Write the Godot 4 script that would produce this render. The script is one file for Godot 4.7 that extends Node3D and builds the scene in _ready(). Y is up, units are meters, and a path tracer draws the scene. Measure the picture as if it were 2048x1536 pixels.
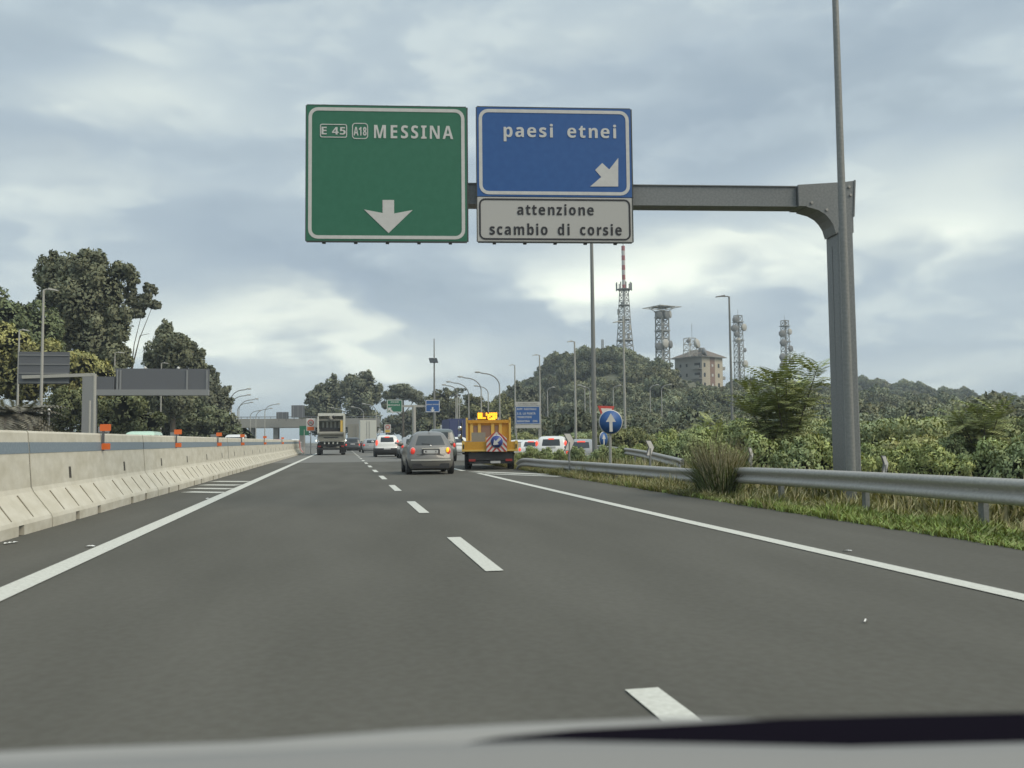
extends Node3D
# An Italian motorway under a grey sky, seen from a car: barrier, gantry, traffic, hill with radio towers.
# Units metres, the road runs towards -z, x to the right.

var M := {}
var used := {}
var rng := RandomNumberGenerator.new()
var protos := {}


# ---------- mesh builder ----------
class MB:
	var st := SurfaceTool.new()

	func _init() -> void:
		st.begin(Mesh.PRIMITIVE_TRIANGLES)
		st.set_smooth_group(-1)

	func smooth(on: bool) -> void:
		st.set_smooth_group(1 if on else -1)

	func tri(a: Vector3, b: Vector3, c: Vector3, out: Vector3) -> void:
		st.add_vertex(a)
		if (b - a).cross(c - a).dot(out) > 0.0:
			st.add_vertex(c)
			st.add_vertex(b)
		else:
			st.add_vertex(b)
			st.add_vertex(c)

	func quad(a: Vector3, b: Vector3, c: Vector3, d: Vector3, out: Vector3) -> void:
		tri(a, b, c, out)
		tri(a, c, d, out)

	func hexa(p: Array) -> void:  # eight corners: 0-3 one end ring, 4-7 the other
		var mid := Vector3.ZERO
		for v in p:
			mid += v / 8.0
		for f in [[0, 1, 2, 3], [4, 5, 6, 7], [0, 1, 5, 4], [1, 2, 6, 5], [2, 3, 7, 6], [3, 0, 4, 7]]:
			var fm: Vector3 = (p[f[0]] + p[f[1]] + p[f[2]] + p[f[3]]) / 4.0
			quad(p[f[0]], p[f[1]], p[f[2]], p[f[3]], fm - mid)

	func box(c: Vector3, s: Vector3, b := Basis()) -> void:
		var h := s / 2.0
		var p := []
		for k in [[-1, -1, -1], [1, -1, -1], [1, 1, -1], [-1, 1, -1], [-1, -1, 1], [1, -1, 1], [1, 1, 1], [-1, 1, 1]]:
			p.append(c + b * Vector3(h.x * k[0], h.y * k[1], h.z * k[2]))
		hexa(p)

	# a box with its four long (z) edges chamfered
	func soft_box(c: Vector3, s: Vector3, r: float) -> void:
		var h := s / 2.0
		var poly := PackedVector2Array([Vector2(-h.x + r, -h.y), Vector2(h.x - r, -h.y), Vector2(h.x, -h.y + r), Vector2(h.x, h.y - r), Vector2(h.x - r, h.y), Vector2(-h.x + r, h.y), Vector2(-h.x, h.y - r), Vector2(-h.x, -h.y + r)])
		prism(poly, -h.z, h.z, Transform3D(Basis(), c))

	func bar(a: Vector3, b: Vector3, w: float, t := -1.0) -> void:
		var d := b - a
		if d.length() < 1e-5:
			return
		if t < 0.0:
			t = w
		var up := Vector3.UP if absf(d.normalized().y) < 0.9 else Vector3.RIGHT
		var x := d.cross(up).normalized() * w / 2.0
		var y := x.cross(d).normalized() * t / 2.0
		hexa([a - x - y, a + x - y, a + x + y, a - x + y, b - x - y, b + x - y, b + x + y, b - x + y])

	func tube(pts: Array, rad, n := 8, cap := true) -> void:
		var rings := []
		var up := Vector3.UP
		var d0: Vector3 = pts[1] - pts[0]
		if absf(d0.normalized().y) > 0.9:
			up = Vector3.BACK
		for i in pts.size():
			var d: Vector3 = pts[mini(i + 1, pts.size() - 1)] - pts[maxi(i - 1, 0)]
			var x := d.cross(up).normalized()
			var y := x.cross(d).normalized()
			var r: float = rad[i] if rad is Array else rad
			var ring := []
			for k in n:
				var a := TAU * k / n
				ring.append(pts[i] + (x * cos(a) + y * sin(a)) * r)
			rings.append(ring)
		smooth(true)
		for i in pts.size() - 1:
			for k in n:
				var l := (k + 1) % n
				var m: Vector3 = (rings[i][k] + rings[i][l]) / 2.0 - pts[i]
				quad(rings[i][k], rings[i][l], rings[i + 1][l], rings[i + 1][k], m)
		smooth(false)
		if cap:
			for e in [0, pts.size() - 1]:
				var out: Vector3 = pts[0] - pts[1] if e == 0 else pts[e] - pts[e - 1]
				for k in n:
					tri(pts[e], rings[e][k], rings[e][(k + 1) % n], out)

	# polygon in x-y, extruded along z
	func prism(poly: PackedVector2Array, z0: float, z1: float, x := Transform3D()) -> void:
		var n := poly.size()
		var mid := Vector2.ZERO
		for v in poly:
			mid += v / n
		var idx := Geometry2D.triangulate_polygon(poly)
		for z in [z0, z1]:
			var out := x.basis * Vector3(0, 0, 1.0 if z == maxf(z0, z1) else -1.0)
			for i in range(0, idx.size(), 3):
				tri(x * Vector3(poly[idx[i]].x, poly[idx[i]].y, z), x * Vector3(poly[idx[i + 1]].x, poly[idx[i + 1]].y, z), x * Vector3(poly[idx[i + 2]].x, poly[idx[i + 2]].y, z), out)
		var ccw := not Geometry2D.is_polygon_clockwise(poly)
		for i in n:
			var a := poly[i]
			var b := poly[(i + 1) % n]
			var nrm := Vector2(b.y - a.y, a.x - b.x) * (1.0 if ccw else -1.0)
			quad(x * Vector3(a.x, a.y, z0), x * Vector3(b.x, b.y, z0), x * Vector3(b.x, b.y, z1), x * Vector3(a.x, a.y, z1), x.basis * Vector3(nrm.x, nrm.y, 0))

	# profile of (radius, height) turned about y
	func lathe(prof: Array, n: int, x := Transform3D()) -> void:
		smooth(true)
		for i in prof.size() - 1:
			for k in n:
				var a := TAU * k / n
				var b := TAU * (k + 1) / n
				var p: Vector2 = prof[i]
				var q: Vector2 = prof[i + 1]
				var am := (a + b) / 2.0
				var dy := q - p
				var out := x.basis * Vector3(cos(am) * dy.y, -dy.x, sin(am) * dy.y)
				quad(x * Vector3(p.x * cos(a), p.y, p.x * sin(a)), x * Vector3(p.x * cos(b), p.y, p.x * sin(b)), x * Vector3(q.x * cos(b), q.y, q.x * sin(b)), x * Vector3(q.x * cos(a), q.y, q.x * sin(a)), out)
		smooth(false)

	func sphere(c: Vector3, r: Vector3, n := 10) -> void:
		var prof := []
		for i in range(0, n / 2 + 1):
			var t := -PI / 2 + PI * i / (n / 2)
			prof.append(Vector2(cos(t), sin(t)))
		lathe(prof, n, Transform3D(Basis.from_scale(r), c))

	func done() -> ArrayMesh:
		st.generate_normals()
		return st.commit()


# ---------- naming, tagging ----------
func numbered(called: String) -> String:
	if not used.has(called):
		used[called] = 0
		return called
	used[called] += 1
	return "%s_%03d" % [called, used[called]]

func tag(o: Node3D, label: String, category: String, group := "") -> Node3D:
	o.set_meta("label", label)
	o.set_meta("category", category)
	if group:
		o.set_meta("group", group)
	return o

func thing(called: String, label: String, category: String, at: Vector3, turn := 0.0, group := "") -> Node3D:
	var o := Node3D.new()
	o.name = numbered(called)
	add_child(o)
	o.position = at
	o.rotation.y = turn
	tag(o, label, category, group)
	return o

func part(called: String, mesh: Mesh, m: String, parent: Node, at := Transform3D()) -> MeshInstance3D:
	var o := MeshInstance3D.new()
	o.mesh = mesh
	o.material_override = M[m]
	o.transform = at
	if parent == self:
		o.name = numbered(called)
		add_child(o)
	else:
		o.name = called
		parent.add_child(o, true)
	return o

func struct(called: String, mesh: Mesh, m: String) -> MeshInstance3D:
	var o := part(called, mesh, m, self)
	o.set_meta("kind", "structure")
	return o

func dup(root: Node3D, at: Vector3, turn: float, label: String, group := "") -> Node3D:
	var r: Node3D = root.duplicate()
	r.name = numbered(String(root.name).rstrip("0123456789").rstrip("_"))
	add_child(r)
	r.position = at
	r.rotation.y = turn
	r.set_meta("label", label)
	if group:
		r.set_meta("group", group)
	return r

func xf(p: Vector3) -> Transform3D:
	return Transform3D(Basis(), p)


# ---------- materials ----------
func mat(called: String, r: float, g: float, b: float, rough := 0.7, metal := 0.0) -> StandardMaterial3D:
	var m := StandardMaterial3D.new()
	m.resource_name = called
	m.albedo_color = Color(r, g, b).linear_to_srgb()
	m.roughness = rough
	m.metallic = metal
	M[called] = m
	return m

func noise_tex(seed_: int, freq: float, lo: Color, hi: Color, size := 512, octaves := 4) -> NoiseTexture2D:
	var n := FastNoiseLite.new()
	n.seed = seed_
	n.frequency = freq
	n.fractal_octaves = octaves
	n.noise_type = FastNoiseLite.TYPE_SIMPLEX_SMOOTH
	var t := NoiseTexture2D.new()
	t.width = size
	t.height = size
	t.seamless = true
	var g := Gradient.new()
	g.set_color(0, lo)
	g.set_color(1, hi)
	t.color_ramp = g
	t.noise = n
	return t

# a material whose colour wavers between lo and hi (both linear), laid on in world space; metres = size of one tile
func worn(called: String, lo: Color, hi: Color, metres: float, rough := 0.8, freq := 0.02, seed_ := 1, relief := 0.0) -> StandardMaterial3D:
	var m := mat(called, 1, 1, 1, rough)
	m.albedo_texture = noise_tex(seed_, freq, lo.linear_to_srgb(), hi.linear_to_srgb(), 512, 5)
	m.uv1_triplanar = true
	m.uv1_world_triplanar = true
	m.uv1_scale = Vector3.ONE / metres
	if relief > 0.0:
		m.heightmap_enabled = true
		m.heightmap_scale = relief
		m.heightmap_texture = m.albedo_texture
	return m

func leaf(called: String, back := 0.35) -> void:
	var m := mat(called, 1, 1, 1, 0.75)
	m.vertex_color_use_as_albedo = true
	m.backlight_enabled = true
	m.backlight = Color(back, back, back * 0.5)
	m.metallic_specular = 0.3

func materials() -> void:
	var asphalt := worn("asphalt", Color(0.102, 0.097, 0.082), Color(0.122, 0.119, 0.102), 2.3, 0.95, 0.05, 3, 0.25)
	asphalt.metallic_specular = 0.3
	asphalt.detail_enabled = true
	asphalt.detail_blend_mode = BaseMaterial3D.BLEND_MODE_MUL
	asphalt.detail_uv_layer = BaseMaterial3D.DETAIL_UV_2
	asphalt.detail_albedo = noise_tex(41, 0.012, Color(0.90, 0.90, 0.895), Color(1.0, 1.0, 1.0), 512, 5)
	asphalt.uv2_triplanar = true
	asphalt.uv2_world_triplanar = true
	asphalt.uv2_scale = Vector3(1.0 / 9.0, 1.0, 1.0 / 40.0)
	worn("asphalt_old", Color(0.130, 0.127, 0.111), Color(0.162, 0.157, 0.141), 3.1, 0.9, 0.04, 4)
	worn("asphalt_verge", Color(0.072, 0.070, 0.061), Color(0.106, 0.102, 0.089), 1.3, 0.9, 0.06, 5, 0.4)
	worn("paint_white", Color(0.462, 0.458, 0.395), Color(0.622, 0.617, 0.554), 0.9, 0.65, 0.03, 6)
	worn("soil", Color(0.07, 0.065, 0.04), Color(0.13, 0.115, 0.075), 3.0, 0.95, 0.03, 7)
	worn("hillside", Color(0.075, 0.08, 0.045), Color(0.13, 0.125, 0.075), 14.0, 0.95, 0.03, 8)
	var conc := worn("concrete", Color(0.56, 0.535, 0.455), Color(0.66, 0.635, 0.55), 2.4, 0.85, 0.02, 9, 0.15)
	conc.detail_enabled = true
	conc.detail_blend_mode = BaseMaterial3D.BLEND_MODE_MUL
	conc.detail_uv_layer = BaseMaterial3D.DETAIL_UV_2
	conc.detail_albedo = noise_tex(43, 0.016, Color(0.90, 0.89, 0.86), Color(1.0, 1.0, 1.0), 512, 5)
	conc.uv2_triplanar = true
	conc.uv2_world_triplanar = true
	conc.uv2_scale = Vector3(0.9, 0.35, 0.16)
	worn("concrete_grey", Color(0.204, 0.204, 0.187), Color(0.306, 0.302, 0.281), 3.0, 0.85, 0.03, 10)
	worn("blue_band", Color(0.163, 0.207, 0.242), Color(0.229, 0.277, 0.312), 1.2, 0.7, 0.04, 11)
	mat("joint", 0.06, 0.055, 0.045, 0.95)
	mat("groove", 0.23, 0.21, 0.16, 0.95)
	worn("galvanised", Color(0.158, 0.168, 0.168), Color(0.238, 0.243, 0.238), 0.8, 0.5, 0.03, 12).metallic = 0.25
	worn("rail_steel", Color(0.300, 0.285, 0.255), Color(0.460, 0.445, 0.405), 1.1, 0.6, 0.03, 13)
	worn("pole_grey", Color(0.188, 0.194, 0.184), Color(0.277, 0.277, 0.263), 0.9, 0.55, 0.03, 14).metallic = 0.2
	worn("pole_light", Color(0.323, 0.318, 0.285), Color(0.418, 0.408, 0.370), 1.5, 0.6, 0.03, 15)
	mat("lamp_dark", 0.10, 0.10, 0.10, 0.5)
	mat("lamp_glass", 0.55, 0.56, 0.55, 0.2)
	worn("sign_green", Color(0.022, 0.135, 0.075), Color(0.03, 0.155, 0.09), 1.9, 0.5, 0.02, 16)
	worn("sign_blue", Color(0.018, 0.085, 0.27), Color(0.026, 0.105, 0.31), 1.9, 0.5, 0.02, 17)
	worn("sign_white", Color(0.530, 0.521, 0.495), Color(0.601, 0.593, 0.566), 1.5, 0.5, 0.02, 18)
	mat("sign_cream", 0.451, 0.441, 0.414, 0.55)
	mat("sign_edge", 0.05, 0.055, 0.05, 0.6)
	mat("sign_back", 0.11, 0.115, 0.125, 0.55)
	mat("sign_back_pale", 0.23, 0.235, 0.235, 0.6)
	mat("black", 0.02, 0.02, 0.021, 0.6)
	mat("lettering_black", 0.022, 0.022, 0.026, 0.6)
	mat("red_paint", 0.42, 0.06, 0.05, 0.55)
	mat("orange_panel", 0.72, 0.15, 0.03, 0.5)
	mat("tyre", 0.025, 0.025, 0.026, 0.85)
	mat("rim", 0.30, 0.30, 0.31, 0.35, 0.6)
	mat("underbody", 0.025, 0.025, 0.025, 0.8)
	mat("trim_black", 0.03, 0.03, 0.032, 0.55)
	mat("trim_pale", 0.52, 0.51, 0.46, 0.35)
	mat("tail_dull", 0.30, 0.035, 0.03, 0.35)
	mat("chrome", 0.62, 0.62, 0.60, 0.18, 0.8)
	mat("plate", 0.527, 0.527, 0.510, 0.45)
	mat("glass_dark", 0.022, 0.026, 0.027, 0.06)
	mat("glass_grey", 0.061, 0.065, 0.064, 0.12)
	for c in [["car_grey", 0.146, 0.139, 0.124], ["car_white", 0.673, 0.673, 0.642], ["car_silver", 0.255, 0.264, 0.264], ["car_black", 0.025, 0.027, 0.028], ["car_green_grey", 0.075, 0.09, 0.085], ["car_mint", 0.45, 0.62, 0.47], ["car_red", 0.30, 0.03, 0.025]]:
		var m := mat(c[0], c[1], c[2], c[3], 0.42, 0.0)
		m.clearcoat_enabled = true
		m.clearcoat = 0.7
		m.clearcoat_roughness = 0.08
	worn("truck_yellow", Color(0.476, 0.238, 0.021), Color(0.578, 0.306, 0.034), 1.6, 0.5, 0.03, 19)
	mat("truck_yellow_pale", 0.62, 0.42, 0.10, 0.5)
	worn("truck_white", Color(0.506, 0.506, 0.445), Color(0.647, 0.647, 0.586), 1.4, 0.5, 0.03, 20)
	worn("truck_grime", Color(0.16, 0.155, 0.13), Color(0.32, 0.31, 0.27), 0.9, 0.7, 0.04, 21)
	worn("tarp_blue", Color(0.045, 0.06, 0.14), Color(0.065, 0.08, 0.18), 1.8, 0.7, 0.03, 22)
	mat("truck_dark", 0.035, 0.035, 0.036, 0.7)
	for c in [["tail_red", Color(0.75, 0.05, 0.035), Color(1.0, 0.08, 0.05), 0.22], ["brake_red", Color(0.8, 0.06, 0.04), Color(1.0, 0.11, 0.06), 0.95], ["amber", Color(0.9, 0.5, 0.03), Color(1.0, 0.55, 0.03), 0.8], ["led_amber", Color(0.3, 0.1, 0.01), Color(1.0, 0.46, 0.02), 1.9], ["headlight", Color(0.8, 0.8, 0.75), Color(1.0, 0.97, 0.85), 1.3]]:
		var m := mat(c[0], c[1].r, c[1].g, c[1].b, 0.25)
		m.emission_enabled = true
		m.emission = Color(c[2]).linear_to_srgb()
		m.emission_energy_multiplier = c[3]
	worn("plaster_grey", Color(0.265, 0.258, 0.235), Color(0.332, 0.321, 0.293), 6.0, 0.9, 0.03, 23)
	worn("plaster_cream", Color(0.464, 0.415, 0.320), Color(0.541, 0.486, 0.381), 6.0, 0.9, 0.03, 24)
	mat("plaster_brown", 0.247, 0.163, 0.130, 0.9)
	worn("roof_brown", Color(0.13, 0.105, 0.085), Color(0.19, 0.155, 0.125), 3.0, 0.9, 0.05, 25)
	mat("lattice_steel", 0.27, 0.275, 0.265, 0.6)
	mat("dish_pale", 0.42, 0.41, 0.37, 0.6)
	mat("dish_grey", 0.17, 0.175, 0.175, 0.6)
	mat("mast_red", 0.34, 0.10, 0.10, 0.6)
	mat("mast_white", 0.50, 0.48, 0.46, 0.6)
	worn("bark", Color(0.075, 0.065, 0.05), Color(0.15, 0.13, 0.10), 0.8, 0.95, 0.04, 26)
	mat("amber_paint", 0.6, 0.4, 0.08, 0.6)
	mat("amber_off", 0.35, 0.12, 0.02, 0.4)
	mat("sign_disc_blue", 0.045, 0.07, 0.26, 0.5)
	mat("paper", 0.75, 0.75, 0.72, 0.8)
	mat("dash_grey", 0.258, 0.254, 0.236, 0.7)
	mat("dash_light", 0.200, 0.198, 0.186, 0.7)
	mat("dash_black", 0.008, 0.007, 0.011, 1.0).metallic_specular = 0.0
	mat("core_dark", 0.035, 0.037, 0.025, 0.95)
	mat("core_olive", 0.06, 0.066, 0.03, 0.95)
	leaf("leaves", 0.5)
	leaf("blades", 0.6)


# ---------- sky ----------
func make_sky() -> PanoramaSkyMaterial:
	var w := 4096
	var h := 2048
	var f := PackedFloat32Array()
	f.resize(w * h * 3)
	var na := FastNoiseLite.new()
	na.seed = 11
	na.noise_type = FastNoiseLite.TYPE_SIMPLEX_SMOOTH
	na.frequency = 0.55
	na.fractal_octaves = 5
	na.fractal_gain = 0.48
	var nb := FastNoiseLite.new()
	nb.seed = 29
	nb.noise_type = FastNoiseLite.TYPE_SIMPLEX_SMOOTH
	nb.frequency = 0.22
	nb.fractal_octaves = 3
	var nc := FastNoiseLite.new()
	nc.seed = 47
	nc.noise_type = FastNoiseLite.TYPE_SIMPLEX_SMOOTH
	nc.frequency = 0.085
	nc.fractal_octaves = 4
	# breaks and thick places of the cloud sheet: azimuth, elevation, half widths, strength, tilt
	var blobs := [
		[20.407, 10.875, 7.0, 1.4, 0.36, 0.10], [16.290, 10.083, 6.5, 2.0, 0.22, -0.25], [25.636, 11.368, 7.0, 1.2, 0.18, 0.05],
		[-3.910, 6.028, 7.5, 1.3, 0.27, -0.16], [1.605, 4.836, 5.5, 1.1, 0.28, -0.22], [-7.744, 6.855, 4.5, 1.8, 0.25, 0.0], [-5.080, 2.943, 5.0, 1.1, 0.22, 0.0], [6.649, 5.151, 6.0, 1.6, 0.16, 0.0],
		[-13.270, 20.062, 6.0, 1.6, 0.26, 0.15], [-11.938, 22.903, 3.2, 0.9, 0.20, 0.1], [-8.165, 18.851, 6.0, 1.1, 0.10, 0.1],
		[37.007, 14.495, 8.0, 2.4, 0.26, 0.22], [38.465, 12.378, 5.5, 1.1, 0.22, 0.1], [31.630, 16.274, 7.0, 1.3, 0.12, 0.3], [35.570, 11.298, 7.0, 1.8, 0.12, 0.1], [36.589, 3.355, 5.5, 0.9, 0.14, 0.0],
		[-16.099, 14.949, 7.0, 1.3, 0.12, 0.0], [0.352, 12.590, 7.0, 1.0, 0.10, 0.3], [-17.843, 13.110, 5.0, 1.2, 0.10, 0.0],
		[14.917, 24.139, 9.0, 2.0, 0.08, 0.0], [25.802, 17.435, 9.0, 2.5, -0.08, 0.1], [25.926, 21.686, 12.0, 2.2, -0.10, 0.05], [38.463, 18.598, 10.0, 3.0, -0.12, 0.0],
		[-2.723, 10.049, 10.0, 1.8, -0.07, -0.05], [8.265, 8.313, 9.0, 1.4, -0.10, -0.1], [-12.881, 13.316, 9.0, 1.2, -0.08, 0.05], [-6.386, 17.584, 7.0, 1.4, -0.06, 0.1], [31.363, 8.156, 8.0, 2.4, -0.05, 0.0], [-18.061, 22.559, 8.0, 3.0, -0.10, 0.0]]
	var half := h / 2
	for row in half + 1:
		var el := (0.5 - (row + 0.5) / h) * PI
		var eldeg := rad_to_deg(el)
		var col := 0
		while col < w:
			var azd := 360.0 * (col + 0.5) / w
			if azd > 180.0:
				azd -= 360.0
			# finer where clouds are low and ahead, coarser overhead and behind
			var near := absf(azd - 10.0) < 70.0 and eldeg < 50.0
			var run := 1 if near else 8
			if not near and row % 8 != 0:
				var from := ((row - row % 8) * w + col) * 3
				var edge := rad_to_deg((0.5 - (row - row % 8 + 0.5) / h) * PI)
				if not (absf(azd - 10.0) < 70.0 and edge < 50.0):
					for e in run * 3:
						f[(row * w + col) * 3 + e] = f[from + e]
					col += run
					continue
			var az := deg_to_rad(azd + (0.5 * (run - 1)) * 360.0 / w)
			var y := sin(el)
			var c := cos(el)
			var k := 1.0 / (maxf(y, 0.0) + 0.12)
			var px := sin(az) * c * k
			var pz := -cos(az) * c * k
			var warp := nb.get_noise_3d(px, pz, 3.0)
			var n1 := na.get_noise_3d(px + warp * 0.8, pz * 1.2, warp * 0.5)
			var n2 := nc.get_noise_3d(azd * 0.55 + warp * 4.0, eldeg * 2.1 + warp * 3.0, 7.0)
			var n3 := na.get_noise_3d(azd * 0.15 + n2 * 1.4, eldeg * 0.33 + warp, 31.0)
			var n4 := na.get_noise_3d(azd * 0.42 + n3 * 1.2, eldeg * 0.85 + n1, 55.0)
			var glow := 0.0
			if near:
				var wx := azd + n1 * 4.0 + warp * 2.5 + n3 * 3.0 + n4 * 1.2
				var wy := eldeg + n1 * 1.6 + warp * 0.8 + n2 * 1.0 + n3 * 1.6 + n4 * 0.6
				for b in blobs:
					var ax: float = (wx - b[0]) / b[2]
					var ay: float = (wy - b[1] - (wx - b[0]) * b[5]) / b[3]
					var q := ax * ax + ay * ay
					if q < 7.0:
						glow += b[4] * exp(-q)
			var low := exp(-maxf(eldeg, 0.0) / 10.0)
			var v := clampf(0.5 + 0.55 * n1 + 0.34 * n2 + 0.30 * n3 + 0.12 * n4, 0.0, 1.0)
			# brighter rags where the sheet is torn
			var torn := smoothstep(0.12, 0.62, n3 * 0.9 + n1 * 0.5 + n4 * 0.35 + 0.10) * (0.45 + 0.55 * low)
			glow += 0.15 * torn + 0.08 * low * (n2 + 0.5)
			var r := lerpf(0.355, 0.535, v) + 0.10 * low
			var g := lerpf(0.45, 0.635, v) + 0.105 * low
			var bl := lerpf(0.548, 0.69, v) + 0.09 * low
			if glow > 0.0:
				r += glow * 0.98
				g += glow * 0.93
				bl += glow * 0.60
			else:
				r += glow * 0.55
				g += glow * 0.58
				bl += glow * 0.55
			# the sheet overhead is thinner and brighter
			var zen := 1.0 + 1.0 * smoothstep(26.0, 65.0, eldeg)
			for e in run:
				var i := (row * w + col + e) * 3
				f[i] = r * zen
				f[i + 1] = g * zen
				f[i + 2] = bl * zen
			col += run
	var below := f.slice((half + 1) * w * 3)
	below.fill(0.125)
	f.resize((half + 1) * w * 3)
	f.append_array(below)
	var im := Image.create_from_data(w, h, false, Image.FORMAT_RGBF, f.to_byte_array())
	var m := PanoramaSkyMaterial.new()
	m.panorama = ImageTexture.create_from_image(im)
	return m


func _ready() -> void:
	rng.seed = 7
	var cam := Camera3D.new()
	cam.name = "camera"
	cam.transform = Transform3D(Basis(Vector3(0.983, -0.010, 0.183), Vector3(-0.002, 0.998, 0.063), -Vector3(0.183, 0.063, -0.981)), Vector3(0, 1.150, 0))
	cam.near = 0.05
	cam.far = 6000.0
	cam.fov = 46.22
	var lens := CameraAttributesPhysical.new()
	lens.frustum_focal_length = 28.125
	lens.frustum_focus_distance = 45.0
	lens.frustum_near = 0.05
	lens.frustum_far = 6000.0
	lens.exposure_aperture = 3.0
	cam.attributes = lens
	add_child(cam)
	cam.current = true
	var env := Environment.new()
	env.background_mode = Environment.BG_SKY
	env.sky = Sky.new()
	env.sky.sky_material = make_sky()
	env.tonemap_mode = Environment.TONE_MAPPER_LINEAR
	env.tonemap_exposure = 1.0
	env.sdfgi_enabled = true
	env.ssao_enabled = true
	env.ssil_enabled = true
	env.fog_enabled = true
	env.fog_light_color = Color(0.80, 0.84, 0.86)
	env.fog_density = 0.00048
	var we := WorldEnvironment.new()
	we.name = "world_environment"
	we.environment = env
	add_child(we)
	var sun := DirectionalLight3D.new()
	sun.name = "sun"
	sun.light_color = Color(1.0, 0.945, 0.85)
	sun.light_energy = 0.8
	sun.light_angular_distance = 40.0
	sun.shadow_enabled = true
	sun.look_at_from_position(Vector3(0.55, 0.7, 0.40), Vector3.ZERO)
	add_child(sun)

	materials()
	setting()
	barriers()
	gantry()
	guard_rails()
	lamps()
	road_signs()
	left_side()
	hill_top()
	vehicles()
	dashboard()
	vegetation()



# ---------- ground, roads, markings ----------
func sheet(pts: Array, y: float) -> ArrayMesh:  # flat strip: pairs of (left, right) points
	var b := MB.new()
	for i in pts.size() - 1:
		var p: Array = pts[i]
		var q: Array = pts[i + 1]
		b.quad(p[0] + Vector3(0, y, 0), p[1] + Vector3(0, y, 0), q[1] + Vector3(0, y, 0), q[0] + Vector3(0, y, 0), Vector3.UP)
	return b.done()

func strip(x0: float, x1: float, z0: float, z1: float, y: float) -> ArrayMesh:
	var rows := []
	var n := maxi(1, int(absf(z1 - z0) / 30.0))
	for i in n + 1:
		var z := lerpf(z0, z1, float(i) / n)
		rows.append([Vector3(x0, 0, z), Vector3(x1, 0, z)])
	return sheet(rows, y)

func line(a: Vector3, b: Vector3, w: float, y := 0.008) -> ArrayMesh:
	var d := (b - a).normalized()
	var n := Vector3(-d.z, 0, d.x) * w / 2.0
	return sheet([[a - n, a + n], [b - n, b + n]], y)

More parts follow.
